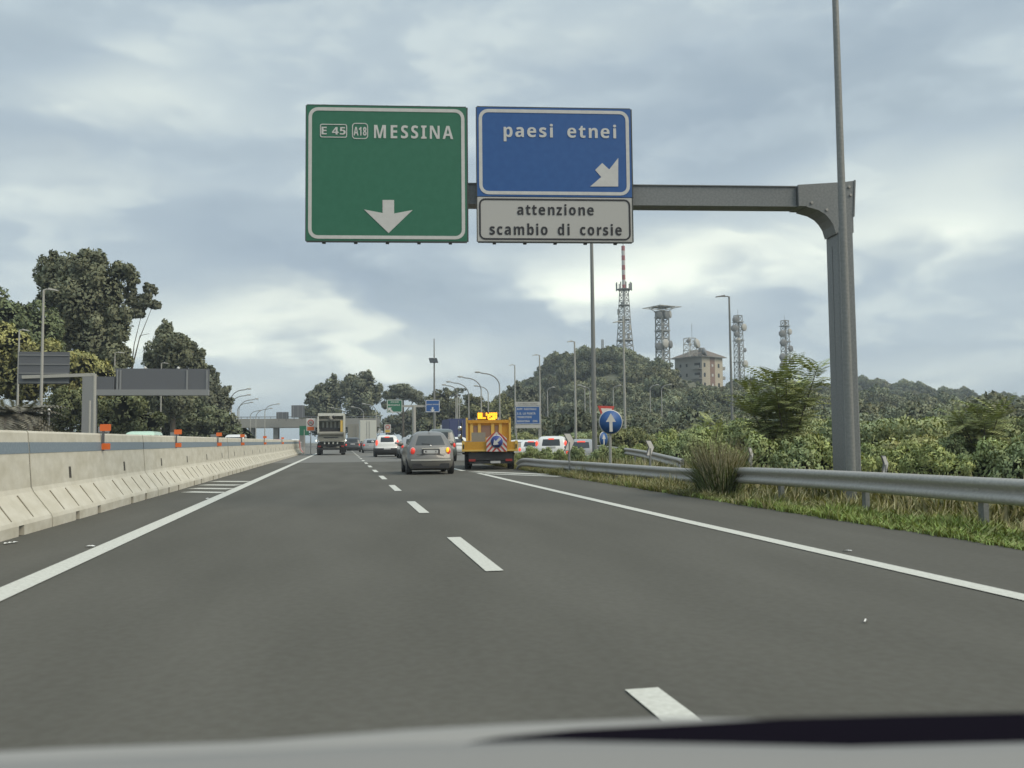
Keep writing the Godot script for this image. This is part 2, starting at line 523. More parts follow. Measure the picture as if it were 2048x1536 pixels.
func setting() -> void:
	# the land: one sheet to the horizon, a little below the road
	var land := MB.new()
	var xs := [-2500.0, -700.0, -200.0, -60.0, 0.0, 60.0, 200.0, 700.0, 2500.0]
	var zs := [200.0, 60.0, 0.0, -60.0, -200.0, -500.0, -1200.0, -3000.0]
	for i in xs.size() - 1:
		for j in zs.size() - 1:
			land.quad(Vector3(xs[i], -0.5, zs[j]), Vector3(xs[i + 1], -0.5, zs[j]), Vector3(xs[i + 1], -0.5, zs[j + 1]), Vector3(xs[i], -0.5, zs[j + 1]), Vector3.UP)
	struct("ground", land.done(), "soil")
	# carriageway with its painted lines
	var road := struct("road", strip(-5.2, 6.75, 14.0, -52.0, 0.0), "asphalt")
	part("old_surface", strip(-5.2, 9.4, -52.0, -330.0, 0.0), "asphalt_old", road)
	part("paved_shoulder", sheet([[Vector3(6.75, 0, 14), Vector3(7.0, -0.03, 14)], [Vector3(6.75, 0, -20), Vector3(7.0, -0.03, -20)], [Vector3(6.75, 0, -34), Vector3(6.9, -0.03, -34)], [Vector3(6.75, 0, -52), Vector3(9.4, -0.05, -52)]], 0.0), "asphalt_verge", road)
	part("edge_line", line(Vector3(-2.58, 0, 8), Vector3(-2.72, 0, -100), 0.24), "paint_white", road)
	part("edge_line", line(Vector3(4.86, 0, 8), Vector3(4.66, 0, -12), 0.19), "paint_white", road)
	part("edge_line", line(Vector3(4.66, 0, -12), Vector3(4.65, 0, -31.5), 0.19), "paint_white", road)
	part("edge_line", line(Vector3(4.45, 0, -34.0), Vector3(4.25, 0, -95), 0.19), "paint_white", road)
	var lane_x := func(d: float) -> float:
		return 1.25 - 0.0027 * (d - 14.0) + 0.13 * exp(-d / 6.0)
	for k in 20:
		var z := 1.3 + 6.58 * k - (0.12 if k == 0 else 0.0)
		part("lane_dash", line(Vector3(lane_x.call(z), 0, -z), Vector3(lane_x.call(z + 2.85), 0, -z - 2.85), 0.16), "paint_white", road)
	# gore stripes by the exit, shoulder stripes by the barrier
	part("gore_stripe", line(Vector3(4.672, 0.000, -32.985), Vector3(6.583, 0.000, -29.247), 0.5), "paint_white", road)
	part("gore_stripe", line(Vector3(4.750, 0.000, -30.836), Vector3(6.631, 0.000, -27.475), 0.34), "paint_white", road)
	part("shoulder_stripe", line(Vector3(-3.651, 0.000, -22.472), Vector3(-2.728, 0.000, -21.811), 0.42), "paint_white", road)
	part("shoulder_stripe", line(Vector3(-3.779, 0.000, -24.147), Vector3(-2.773, 0.000, -23.514), 0.45), "paint_white", road)
	part("shoulder_stripe", line(Vector3(-3.829, 0.000, -26.059), Vector3(-2.800, 0.000, -25.500), 0.5), "paint_white", road)
	part("shoulder_stripe", line(Vector3(-3.828, 0.000, -28.283), Vector3(-2.754, 0.000, -27.660), 0.55), "paint_white", road)
	# opposite carriageway, slip road
	struct("opposite_road", strip(-17.5, -5.3, 14.0, -330.0, -0.012), "asphalt_old")
	var slip := []
	for p in [[17.0, 14.0], [15.5, -15.0], [14.2, -40.0], [12.8, -60.0], [10.6, -90.0], [9.5, -130.0], [9.5, -330.0]]:
		slip.append([Vector3(p[0] - 2.6, 0, p[1]), Vector3(p[0] + 4.2, 0, p[1])])
	struct("slip_road", sheet(slip, -0.28), "asphalt_old")
	# the verge falls from the shoulder to the strip with the gantry
	var vg := MB.new()
	var rows := []
	for i in 30:
		var z := 12.0 - i * 2.3
		var row := []
		for j in 8:
			var x := 6.95 + j * 0.75
			row.append(Vector3(x, -0.035 - 0.055 * j + (rng.randf() * 0.06 if j > 0 else 0.0), z))
		rows.append(row)
	for i in rows.size() - 1:
		for j in 7:
			vg.quad(rows[i][j], rows[i][j + 1], rows[i + 1][j + 1], rows[i + 1][j], Vector3.UP)
	struct("verge", vg.done(), "soil")
	# small scraps of rubbish on the shoulders
	var scraps := [[Vector3(-2.771, 0.000, -10.882), 0.16, "white paper scraps by the left edge line near the barrier"], [Vector3(4.947, 0.000, -8.360), 0.14, "flattened white scrap just beyond the right edge line"], [Vector3(3.170, 0.000, -5.166), 0.06, "tiny white scrap in the middle of the right lane"], [Vector3(7.430, 0.000, -12.949), 0.12, "pale scrap at the edge of the grass verge"], [Vector3(-3.831, 0.000, -11.531), 0.2, "pale flat litter at the foot of the barrier"], [Vector3(-2.765, 0.000, -19.507), 0.2, "white scrap below the shoulder stripes"]]
	for s in scraps:
		var t := thing("paper_scrap", s[2], "litter", s[0], rng.randf() * 3.0)
		for k in 3:
			var b := MB.new()
			var r: float = s[1]
			r *= 0.42
			var c := Vector3(rng.randf_range(-r, r), 0.012, rng.randf_range(-r, r) * 0.5)
			b.quad(c + Vector3(-r * 0.5, 0, -r * 0.2), c + Vector3(r * 0.4, 0.008, -r * 0.3), c + Vector3(r * 0.5, -0.002, r * 0.3), c + Vector3(-r * 0.4, 0.006, r * 0.2), Vector3.UP)
			part("piece", b.done(), "paper", t)
	# slopes: the hill on the right with its long shoulder, the bank on the left
	struct("hill", hill_mesh(), "hillside")
	struct("left_bank", bank_mesh(), "hillside")

func hill_height(x: float, z: float) -> float:
	# crest profile along x (read at 300 m), swelling up from the slip road
	var prof := [[55.186, 0.0], [60.360, 13.388], [64.697, 15.950], [69.056, 19.902], [72.560, 23.359], [76.078, 26.836], [83.160, 27.584], [89.405, 26.587], [94.795, 25.227], [99.313, 22.453], [103.309, 20.017], [106.957, 21.435], [112.092, 21.104], [116.702, 16.178], [123.199, 14.592], [132.565, 12.993], [138.234, 16.022], [143.940, 17.821], [151.606, 15.136], [161.284, 13.332], [176.992, 11.501], [190.967, 5.976], [211.317, 2.179], [400.0, 2.0]]
	var p := 0.0
	for i in prof.size() - 1:
		if x >= prof[i][0] and x < prof[i + 1][0]:
			p = lerpf(prof[i][1], prof[i + 1][1], (x - prof[i][0]) / (prof[i + 1][0] - prof[i][0]))
	var d := -z
	var up := clampf((d - 165.0) / 125.0, 0.0, 1.0) * (1.0 - 0.75 * smoothstep(320.0, 520.0, d))
	var h := p * up
	# second ridge behind, to the right
	var q := 0.0
	var prof2 := [[240.555, 4.0], [252.699, 21.249], [264.950, 26.366], [283.532, 26.390], [297.632, 19.786], [311.875, 24.110], [324.657, 22.372], [340.799, 16.529], [357.125, 11.800], [376.964, 4.943], [386.987, 6.359], [396.405, 9.868], [414.058, 13.676], [640.0, 24.0]]
	for i in prof2.size() - 1:
		if x >= prof2[i][0] and x < prof2[i + 1][0]:
			q = lerpf(prof2[i][1], prof2[i + 1][1], (x - prof2[i][0]) / (prof2[i + 1][0] - prof2[i][0]))
	h = maxf(h, q * smoothstep(240.0, 460.0, d))
	# gentle rise right of the slip road
	h += 1.0 * smoothstep(26.0, 70.0, x - (d - 60.0) * 0.02) * smoothstep(25.0, 90.0, d)
	return h - 0.55

func hill_mesh() -> ArrayMesh:
	var b := MB.new()
	b.smooth(true)
	var step := 9.0
	for i in 70:
		for j in 58:
			var x := 22.0 + i * step
			var z := -20.0 - j * step
			b.quad(Vector3(x, hill_height(x, z), z), Vector3(x + step, hill_height(x + step, z), z), Vector3(x + step, hill_height(x + step, z - step), z - step), Vector3(x, hill_height(x, z - step), z - step), Vector3.UP)
	return b.done()

func bank_height(x: float, z: float) -> float:
	return 5.0 * smoothstep(-21.0, -44.0, x) * smoothstep(20.0, -20.0, z) * (1.0 - 0.8 * smoothstep(-110.0, -190.0, z)) - 0.52

func bank_mesh() -> ArrayMesh:
	var b := MB.new()
	b.smooth(true)
	for i in 18:
		for j in 40:
			var x := -19.0 - i * 5.0
			var z := 20.0 - j * 6.5
			b.quad(Vector3(x, bank_height(x, z), z), Vector3(x - 5.0, bank_height(x - 5.0, z), z), Vector3(x - 5.0, bank_height(x - 5.0, z - 6.5), z - 6.5), Vector3(x, bank_height(x, z - 6.5), z - 6.5), Vector3.UP)
	return b.done()


# ---------- concrete barrier ----------
func barriers() -> void:
	var seg := 3.68
	var len := seg - 0.03
	var gap := 0.20
	var proto := thing("concrete_barrier", "cream concrete barrier segment with a blue band along its top", "barrier", Vector3.ZERO, 0.0, "barrier segments along the median")
	var body := MB.new()
	# section across the segment (x to the road), without the foot
	var poly := PackedVector2Array([Vector2(0.40, 0.13), Vector2(0.38, 0.18), Vector2(0.14, 0.50), Vector2(0.115, 0.56), Vector2(0.055, 1.32), Vector2(0.035, 1.35), Vector2(-0.035, 1.35), Vector2(-0.055, 1.32), Vector2(-0.115, 0.56), Vector2(-0.14, 0.50), Vector2(-0.38, 0.18), Vector2(-0.40, 0.13)])
	body.prism(poly, -len / 2.0, len / 2.0)
	# the foot stands on the road between the drain notches
	var cuts := [-len / 2.0, -0.62 - gap / 2.0, -0.62 + gap / 2.0, 0.62 - gap / 2.0, 0.62 + gap / 2.0, len / 2.0]
	for k in 3:
		body.box(Vector3(0, 0.065, (cuts[k * 2] + cuts[k * 2 + 1]) / 2.0), Vector3(0.80, 0.13, cuts[k * 2 + 1] - cuts[k * 2]))
	part("body", body.done(), "concrete", proto)
	for s in [1, -1]:
		var band := MB.new()
		var xa := 0.0783
		var xb := 0.0660
		band.hexa([Vector3(s * (xa + 0.004), 1.035, -len / 2), Vector3(s * (xb + 0.004), 1.19, -len / 2), Vector3(s * (xb - 0.01), 1.19, -len / 2), Vector3(s * (xa - 0.01), 1.035, -len / 2), Vector3(s * (xa + 0.004), 1.035, len / 2), Vector3(s * (xb + 0.004), 1.19, len / 2), Vector3(s * (xb - 0.01), 1.19, len / 2), Vector3(s * (xa - 0.01), 1.035, len / 2)])
		part("blue_band", band.done(), "blue_band", proto)
	var slot := MB.new()
	slot.hexa([Vector3(0.114, 0.62, -0.06), Vector3(0.098, 0.80, -0.06), Vector3(0.06, 0.80, -0.06), Vector3(0.06, 0.62, -0.06), Vector3(0.114, 0.62, 0.06), Vector3(0.098, 0.80, 0.06), Vector3(0.06, 0.80, 0.06), Vector3(0.06, 0.62, 0.06)])
	part("slot", slot.done(), "joint", proto)
	for z in [-1.15, -0.35, 0.45, 1.2]:
		var g := MB.new()
		g.bar(Vector3(0.365, 0.196, z), Vector3(0.16, 0.478, z), 0.022, 0.02)
		part("groove", g.done(), "groove", proto)
	# a rubber seal in the joint
	var seal := MB.new()
	seal.prism(PackedVector2Array([Vector2(0.36, 0.12), Vector2(0.11, 0.52), Vector2(0.04, 1.31), Vector2(-0.04, 1.31), Vector2(-0.11, 0.52), Vector2(-0.36, 0.12)]), len / 2.0 + 0.002, len / 2.0 + 0.026)
	part("joint_seal", seal.done(), "joint", proto)
	var x0 := -4.43
	for k in 27:
		var z := 3.7 + 0.17 - 13.9 + seg * 4.5 - seg * k
		if k == 0:
			proto.position = Vector3(x0, 0, z)
		else:
			dup(proto, Vector3(x0 + rng.randf_range(-0.006, 0.006), 0, z), rng.randf_range(-0.002, 0.002), "cream concrete barrier segment with a blue band along its top", "barrier segments along the median")
	# end block with red and white bands
	var e := thing("barrier_end", "rounded barrier end block painted in red and white stripes", "barrier", Vector3(-4.43, 0, -92.0))
	var nm := ["red_paint", "sign_white"]
	for k in 6:
		var b := MB.new()
		b.prism(poly, 0.0, -0.55, Transform3D(Basis.from_scale(Vector3(1, 1.0 - 0.05 * k * k / 5.0, 1)), Vector3(0, 0, -0.55 * k)))
		part("stripe", b.done(), nm[k % 2], e)
	# orange delineators standing on the joints
	var marks := [[-17.62, "nearest orange delineator on the barrier top"], [-24.95, "second orange delineator on the barrier, before the shoulder stripes"], [-32.9, "third orange delineator along the barrier"], [-40.3, "fourth orange delineator along the barrier beside the white van"], [-51.5, "fifth orange delineator along the barrier"], [-66.0, "farthest orange delineator along the barrier"]]
	var d0: Node3D
	for m in marks:
		var at := Vector3(-4.36, 0, m[0])
		if d0 == null:
			d0 = thing("orange_delineator", m[1], "delineator", at, 0.0, "orange delineators on the barrier")
			var post := MB.new()
			post.box(Vector3(0.02, 1.24, 0), Vector3(0.035, 0.42, 0.05))
			part("post", post.done(), "sign_back", d0)
			var up := MB.new()
			up.soft_box(Vector3(0.06, 1.455, 0.028), Vector3(0.19, 0.125, 0.012), 0.012)
			part("upper_panel", up.done(), "orange_panel", d0)
			var lo := MB.new()
			lo.soft_box(Vector3(0.075, 1.11, 0.028), Vector3(0.15, 0.115, 0.012), 0.012)
			part("lower_panel", lo.done(), "orange_panel", d0)
		else:
			dup(d0, at, rng.randf_range(-0.15, 0.15), m[1], "orange delineators on the barrier")


# ---------- gantry with the three boards ----------
func round_rect(x0: float, y0: float, x1: float, y1: float, r: float) -> PackedVector2Array:
	var p := PackedVector2Array()
	for c in [[x1 - r, y0 + r, -PI / 2], [x1 - r, y1 - r, 0.0], [x0 + r, y1 - r, PI / 2], [x0 + r, y0 + r, PI]]:
		for k in 6:
			var a: float = c[2] + PI / 2 * k / 5.0
			p.append(Vector2(c[0] + cos(a) * r, c[1] + sin(a) * r))
	return p

func ring(x0: float, y0: float, x1: float, y1: float, r: float, w: float, z0: float, z1: float) -> ArrayMesh:
	var b := MB.new()
	var o := round_rect(x0, y0, x1, y1, r)
	var i := round_rect(x0 + w, y0 + w, x1 - w, y1 - w, maxf(r - w, 0.01))
	for k in o.size():
		var l := (k + 1) % o.size()
		b.quad(Vector3(o[k].x, o[k].y, z1), Vector3(o[l].x, o[l].y, z1), Vector3(i[l].x, i[l].y, z1), Vector3(i[k].x, i[k].y, z1), Vector3(0, 0, 1))
		b.quad(Vector3(o[k].x, o[k].y, z0), Vector3(o[l].x, o[l].y, z0), Vector3(o[l].x, o[l].y, z1), Vector3(o[k].x, o[k].y, z1), Vector3(o[k].x - (x0 + x1) / 2, o[k].y - (y0 + y1) / 2, 0))
		b.quad(Vector3(i[k].x, i[k].y, z0), Vector3(i[l].x, i[l].y, z0), Vector3(i[l].x, i[l].y, z1), Vector3(i[k].x, i[k].y, z1), -Vector3(i[k].x - (x0 + x1) / 2, i[k].y - (y0 + y1) / 2, 0))
	return b.done()

func letters(text: String, x0: float, x1: float, y0: float, y1: float, z: float, m: String, parent: Node, spacing := 3, bold := true) -> void:
	var sf := SystemFont.new()
	sf.font_names = PackedStringArray(["Droid Sans"])
	sf.font_weight = 700 if bold else 400
	var fv := FontVariation.new()
	fv.base_font = sf
	fv.spacing_glyph = spacing
	var t := TextMesh.new()
	t.text = text
	t.font = fv
	t.font_size = 48
	t.pixel_size = 0.01
	t.depth = 0.012
	t.curve_step = 1.5
	var a := t.get_aabb()
	var o := MeshInstance3D.new()
	o.name = "lettering"
	o.mesh = t
	o.material_override = M[m]
	parent.add_child(o, true)
	var sx := (x1 - x0) / a.size.x
	var sy := (y1 - y0) / a.size.y
	o.transform = Transform3D(Basis.from_scale(Vector3(sx, sy, 1.0)), Vector3(x0 - a.position.x * sx, y0 - a.position.y * sy, z))

func arrow(pts: Array, z: float, t: float) -> ArrayMesh:
	var p := PackedVector2Array()
	for v in pts:
		p.append(Vector2(v[0], v[1]))
	var b := MB.new()
	b.prism(p, z, z + t)
	return b.done()

func gantry() -> void:
	var turn := -deg_to_rad(6.6)
	var org := Vector3(-0.663, 0.000, -16.000)
	var zf := 0.0
	# the steel portal
	var g := thing("sign_gantry", "grey steel gantry with one column behind the guardrail and an arm over the road", "gantry", org + Vector3(9.710, 0, 1.124) - Vector3(-0.034, 0, 0.298), turn)
	var col := MB.new()
	var cp := []
	for y in [-0.45, 5.0]:
		var f := 1.0 if y > 0 else 1.06
		for q in [[-0.15, -0.25], [-0.12, -0.28], [0.12, -0.28], [0.15, -0.25], [0.15, 0.21], [0.12, 0.24], [-0.12, 0.24], [-0.15, 0.21]]:
			cp.append(Vector3(q[0] * f, y, q[1] * f))
	for k in 8:
		var l := (k + 1) % 8
		col.quad(cp[k], cp[l], cp[l + 8], cp[k + 8], Vector3(cp[k].x + cp[l].x, 0, cp[k].z + cp[l].z))
	part("column", col.done(), "galvanised", g)
	var rib := MB.new()
	rib.box(Vector3(-0.151, 2.2, -0.02), Vector3(0.012, 5.0, 0.03))
	part("column_seam", rib.done(), "galvanised", g)
	var hd := MB.new()
	hd.prism(PackedVector2Array([Vector2(-0.86, 5.39), Vector2(-0.70, 5.385), Vector2(-0.50, 5.33), Vector2(-0.37, 5.255), Vector2(-0.28, 5.165), Vector2(-0.21, 5.05), Vector2(-0.165, 4.9), Vector2(0.16, 4.9), Vector2(0.165, 5.4), Vector2(0.20, 5.87), Vector2(0.0, 5.845), Vector2(-0.86, 5.785)]), -0.235, 0.235)
	part("corner_plate", hd.done(), "galvanised", g)
	var curve := [Vector2(-0.72, 5.385), Vector2(-0.50, 5.325), Vector2(-0.37, 5.25), Vector2(-0.285, 5.16), Vector2(-0.215, 5.045), Vector2(-0.17, 4.88)]
	for k in curve.size() - 1:
		var flange := MB.new()
		flange.bar(Vector3(curve[k].x, curve[k].y, 0), Vector3(curve[k + 1].x, curve[k + 1].y, 0), 0.50, 0.025)
		part("flange", flange.done(), "galvanised", g)
	var ef := MB.new()
	ef.bar(Vector3(0.17, 5.2, 0), Vector3(0.215, 5.88, 0), 0.50, 0.025)
	part("flange", ef.done(), "galvanised", g)
	for p in [[-0.62, 5.45], [-0.34, 5.32], [0.1, 5.75], [0.12, 5.6]]:
		var bolt := MB.new()
		bolt.tube([Vector3(p[0], p[1], 0.22), Vector3(p[0], p[1], 0.26)], 0.025, 6)
		part("bolt", bolt.done(), "rail_steel", g)
	var arm := MB.new()
	arm.box(Vector3(-5.17, 5.585, 0), Vector3(8.6, 0.38, 0.30))
	part("arm", arm.done(), "galvanised", g)
	var seam := MB.new()
	seam.box(Vector3(-5.17, 5.402, 0.0), Vector3(8.59, 0.02, 0.36))
	seam.box(Vector3(-5.17, 5.772, 0.0), Vector3(8.59, 0.016, 0.35))
	part("arm_flange", seam.done(), "galvanised", g)
	var foot := MB.new()
	foot.box(Vector3(0, -0.36, 0), Vector3(0.8, 0.08, 0.75))
	part("base_plate", foot.done(), "galvanised", g)
	# boards; local x runs along the arm, z towards the traffic
	var boards := [
		["destination_sign", "large green motorway board reading MESSINA with a white arrow pointing down", 0.000, 2.827, 4.682, 7.112, "sign_green", "sign_white", 5],
		["destination_sign", "large blue board reading paesi etnei with an arrow pointing down to the right", 3.012, 5.805, 5.500, 7.127, "sign_blue", "sign_white", 5],
		["warning_sign", "white panel with black lettering hung under the blue board", 3.013, 5.797, 4.687, 5.491, "sign_cream", "lettering_black", 5]]
	for i in 3:
		var s: Array = boards[i]
		var t := thing(s[0], s[1], "road sign", org, turn)
		var b := MB.new()
		b.box(Vector3((s[2] + s[3]) / 2, (s[4] + s[5]) / 2, -0.02), Vector3(s[3] - s[2], s[5] - s[4] - 0.004, 0.04))
		part("plate", b.done(), s[6], t)
		var inset := 0.035 if i < 2 else 0.028
		part("border", ring(s[2] + inset, s[4] + inset, s[3] - inset, s[5] - inset, 0.17 if i < 2 else 0.11, 0.06 if i < 2 else 0.03, 0.0, 0.006), s[7], t)
		var ed := MB.new()
		ed.box(Vector3(s[3] + 0.012, (s[4] + s[5]) / 2, -0.025), Vector3(0.024, s[5] - s[4], 0.05))
		ed.box(Vector3(s[2] - 0.008, (s[4] + s[5]) / 2, -0.025), Vector3(0.016, s[5] - s[4], 0.05))
		if i != 1:
			ed.box(Vector3((s[2] + s[3]) / 2, s[4] - 0.01, -0.025), Vector3(s[3] - s[2] - 0.01, 0.02, 0.05))
		if i != 2:
			ed.box(Vector3((s[2] + s[3]) / 2, s[5] + 0.008, -0.025), Vector3(s[3] - s[2] - 0.01, 0.016, 0.05))
		part("edge_trim", ed.done(), "sign_edge", t)
		for k in 5:
			var cl := MB.new()
			var cx := lerpf(s[2] + 0.3, s[3] - 0.3, k / 4.0)
			cl.box(Vector3(cx, (s[4] + s[5]) / 2, -0.075), Vector3(0.06, s[5] - s[4] + (0.07 if i != 1 else -0.1), 0.06))
			part("back_rail", cl.done(), "sign_edge", t)
		if i == 0:
			letters("MESSINA", 1.186, 2.588, 6.532, 6.769, 0.002, "sign_white", t, 5)
			letters("E 45", 0.264, 0.685, 6.586, 6.721, 0.002, "sign_white", t, 2)
			letters("A18", 0.825, 1.054, 6.574, 6.728, 0.002, "sign_white", t, 0)
			part("route_frame", ring(0.238, 6.531, 0.711, 6.775, 0.035, 0.015, 0.0, 0.008), "sign_white", t)
			part("route_frame", ring(0.799, 6.511, 1.080, 6.800, 0.06, 0.015, 0.0, 0.008), "sign_white", t)
			part("arrow", arrow([[1.335, 5.415], [1.537, 5.417], [1.537, 5.174], [1.863, 5.239], [1.440, 4.824], [1.011, 5.242], [1.335, 5.181]], 0.0, 0.008), "sign_white", t)
		elif i == 1:
			letters("paesi  etnei", 3.493, 5.535, 6.504, 6.835, 0.002, "sign_white", t, 3)
			part("arrow", arrow([[5.564, 6.223], [5.554, 5.699], [5.045, 5.694], [5.248, 5.870], [5.140, 5.997], [5.270, 6.127], [5.396, 6.009]], 0.0, 0.008), "sign_white", t)
		else:
			letters("attenzione", 3.722, 5.102, 5.169, 5.369, 0.002, "lettering_black", t, 3)
			letters("scambio  di  corsie", 3.227, 5.604, 4.806, 5.014, 0.002, "lettering_black", t, 3)


# ---------- guard rails ----------
func rail(t: Node3D, pts: Array, m: String, post_every: float, post_len: float) -> void:
	# W-beam swept along the top points, a bolted lap every few metres, posts behind
	var prof := [[0.0, 0.0], [0.05, -0.02], [0.075, -0.06], [0.06, -0.10], [0.0, -0.135], [-0.005, -0.155], [0.0, -0.175], [0.06, -0.21], [0.075, -0.25], [0.05, -0.29], [0.0, -0.31]]
	var fine := []
	for i in pts.size() - 1:
		for k in 5:
			var p0: Vector3 = pts[maxi(i - 1, 0)]
			var p3: Vector3 = pts[mini(i + 2, pts.size() - 1)]
			fine.append((pts[i] as Vector3).cubic_interpolate(pts[i + 1], p0, p3, k / 5.0))
	fine.append(pts[pts.size() - 1])
	var b := MB.new()
	var run := 0.0
	var since := 1.2
	b.smooth(true)
	for i in fine.size() - 1:
		var rows := []
		for e in 2:
			var d: Vector3 = (fine[mini(i + e + 1, fine.size() - 1)] - fine[maxi(i + e - 1, 0)])
			d.y = 0
			d = d.normalized()
			var n := Vector3(d.z, 0, -d.x)  # towards the traffic on the left of travel
			var row := []
			for q in prof:
				row.append(fine[i + e] + n * q[0] + Vector3(0, q[1], 0))
			rows.append(row)
		for k in prof.size() - 1:
			var dd: Vector3 = fine[i + 1] - fine[i]
			var out := Vector3(dd.z, 0, -dd.x) + Vector3(0, 0.2 if k < 2 else 0.0, 0)
			b.quad(rows[0][k], rows[0][k + 1], rows[1][k + 1], rows[1][k], out)
	part("beam", b.done(), m, t)
	for i in fine.size() - 1:
		var d: Vector3 = fine[i + 1] - fine[i]
		var l := d.length()
		since += l
		if since >= post_every:
			since = 0.0
			var n := Vector3(d.z, 0, -d.x).normalized()
			var c: Vector3 = fine[i] - n * 0.09
			var p := MB.new()
			p.box(c + Vector3(0, -post_len / 2 - 0.02, 0), Vector3(0.07, post_len, 0.10))
			var pm := part("post", p.done(), "galvanised", t)
			var sp := MB.new()
			sp.box(fine[i] - n * 0.035 + Vector3(0, -0.155, 0), Vector3(0.07, 0.16, 0.09))
			part("spacer", sp.done(), m, pm)

func guard_rails() -> void:
	var t := thing("guard_rail", "long grey W-beam guardrail on the right verge in front of the gantry column", "guardrail", Vector3.ZERO)
	rail(t, [Vector3(7.95, 0.70, 6.0), Vector3(7.75, 0.68, -4.0), Vector3(7.60, 0.65, -9.05), Vector3(7.68, 0.625, -12.5), Vector3(7.57, 0.60, -15.5), Vector3(7.62, 0.56, -17.0)], "rail_steel", 2.2, 1.1)
	var t2 := thing("guard_rail", "grey guardrail stretching from the dark grass tuft to the yellow truck", "guardrail", Vector3.ZERO)
	rail(t2, [Vector3(7.55, 0.50, -16.6), Vector3(7.5, 0.485, -20.0), Vector3(7.36, 0.47, -25.5), Vector3(6.95, 0.465, -31.0), Vector3(6.72, 0.46, -33.8), Vector3(6.66, 0.30, -34.6)], "rail_steel", 2.2, 0.95)
	var t3 := thing("guard_rail", "low far guardrail beside the slip road, behind the white arrow marker", "guardrail", Vector3.ZERO)
	rail(t3, [Vector3(9.325, 0.573, -24.000), Vector3(10.111, 0.600, -27.000), Vector3(12.132, 0.739, -37.000), Vector3(17.184, 0.781, -62.000)], "rail_steel", 3.0, 0.9)


# ---------- street lamps ----------
func pole_shape(h: float, r0: float, r1: float) -> ArrayMesh:
	var b := MB.new()
	b.tube([Vector3(0, -0.4, 0), Vector3(0, h * 0.5, 0), Vector3(0, h, 0)], [r0, lerpf(r0, r1, 0.5), r1], 8)
	return b.done()

func straight_lamp(at: Vector3, h: float, arm: float, label: String, m := "pole_grey", r := 0.085, group := "straight lamp posts with short arms") -> Node3D:
	var t := thing("street_lamp", label, "street lamp", at, 0.0, group)
	part("pole", pole_shape(h, r, r * 0.55), m, t)
	var s := signf(arm)
	var a := MB.new()
	a.tube([Vector3(0, h - 0.05, 0), Vector3(s * 0.12, h + 0.02, 0), Vector3(arm * 0.5, h + 0.0, 0)], 0.04, 6)
	part("arm", a.done(), m, t)
	var hd := MB.new()
	hd.hexa([Vector3(arm * 0.35, h + 0.0, -0.11), Vector3(arm * 0.35, h + 0.0, 0.11), Vector3(arm, h - 0.06, 0.13), Vector3(arm, h - 0.06, -0.13), Vector3(arm * 0.35, h + 0.10, -0.08), Vector3(arm * 0.35, h + 0.10, 0.08), Vector3(arm, h - 0.01, 0.1), Vector3(arm, h - 0.01, -0.1)])
	part("lamp_head", hd.done(), "lamp_dark" if m == "pole_grey" else "pole_light", t)
	return t

func arched_lamp(at: Vector3, h: float, reach: float, label: String, turn := 0.0, double := false, group := "arched lamp posts by the far junction") -> Node3D:
	var t := thing("arched_lamp", label, "street lamp", at, turn, group)
	var low := h - absf(reach) * 0.62
	var pb := MB.new()
	pb.tube([Vector3(0, -0.5, 0), Vector3(0, low, 0)], [0.13, 0.085], 7)
	part("pole", pb.done(), "pole_light", t)
	for s in ([1.0, -1.0] if double else [1.0]):
		var r: float = reach * s
		var pts := []
		for k in 9:
			var a := PI / 2 * k / 8.0
			pts.append(Vector3(r * 0.72 * (1.0 - cos(a)), low + (h - low) * 0.93 * sin(a), 0))
		pts.append(Vector3(r * 0.88, h - 0.02, 0))
		var b := MB.new()
		b.tube(pts, 0.075, 6)
		part("arm", b.done(), "pole_grey", t)
		var hd := MB.new()
		hd.sphere(Vector3(r * 1.0, h + 0.05, 0), Vector3(0.42, 0.13, 0.18), 8)
		part("lamp_head", hd.done(), "pole_light", t)
	return t

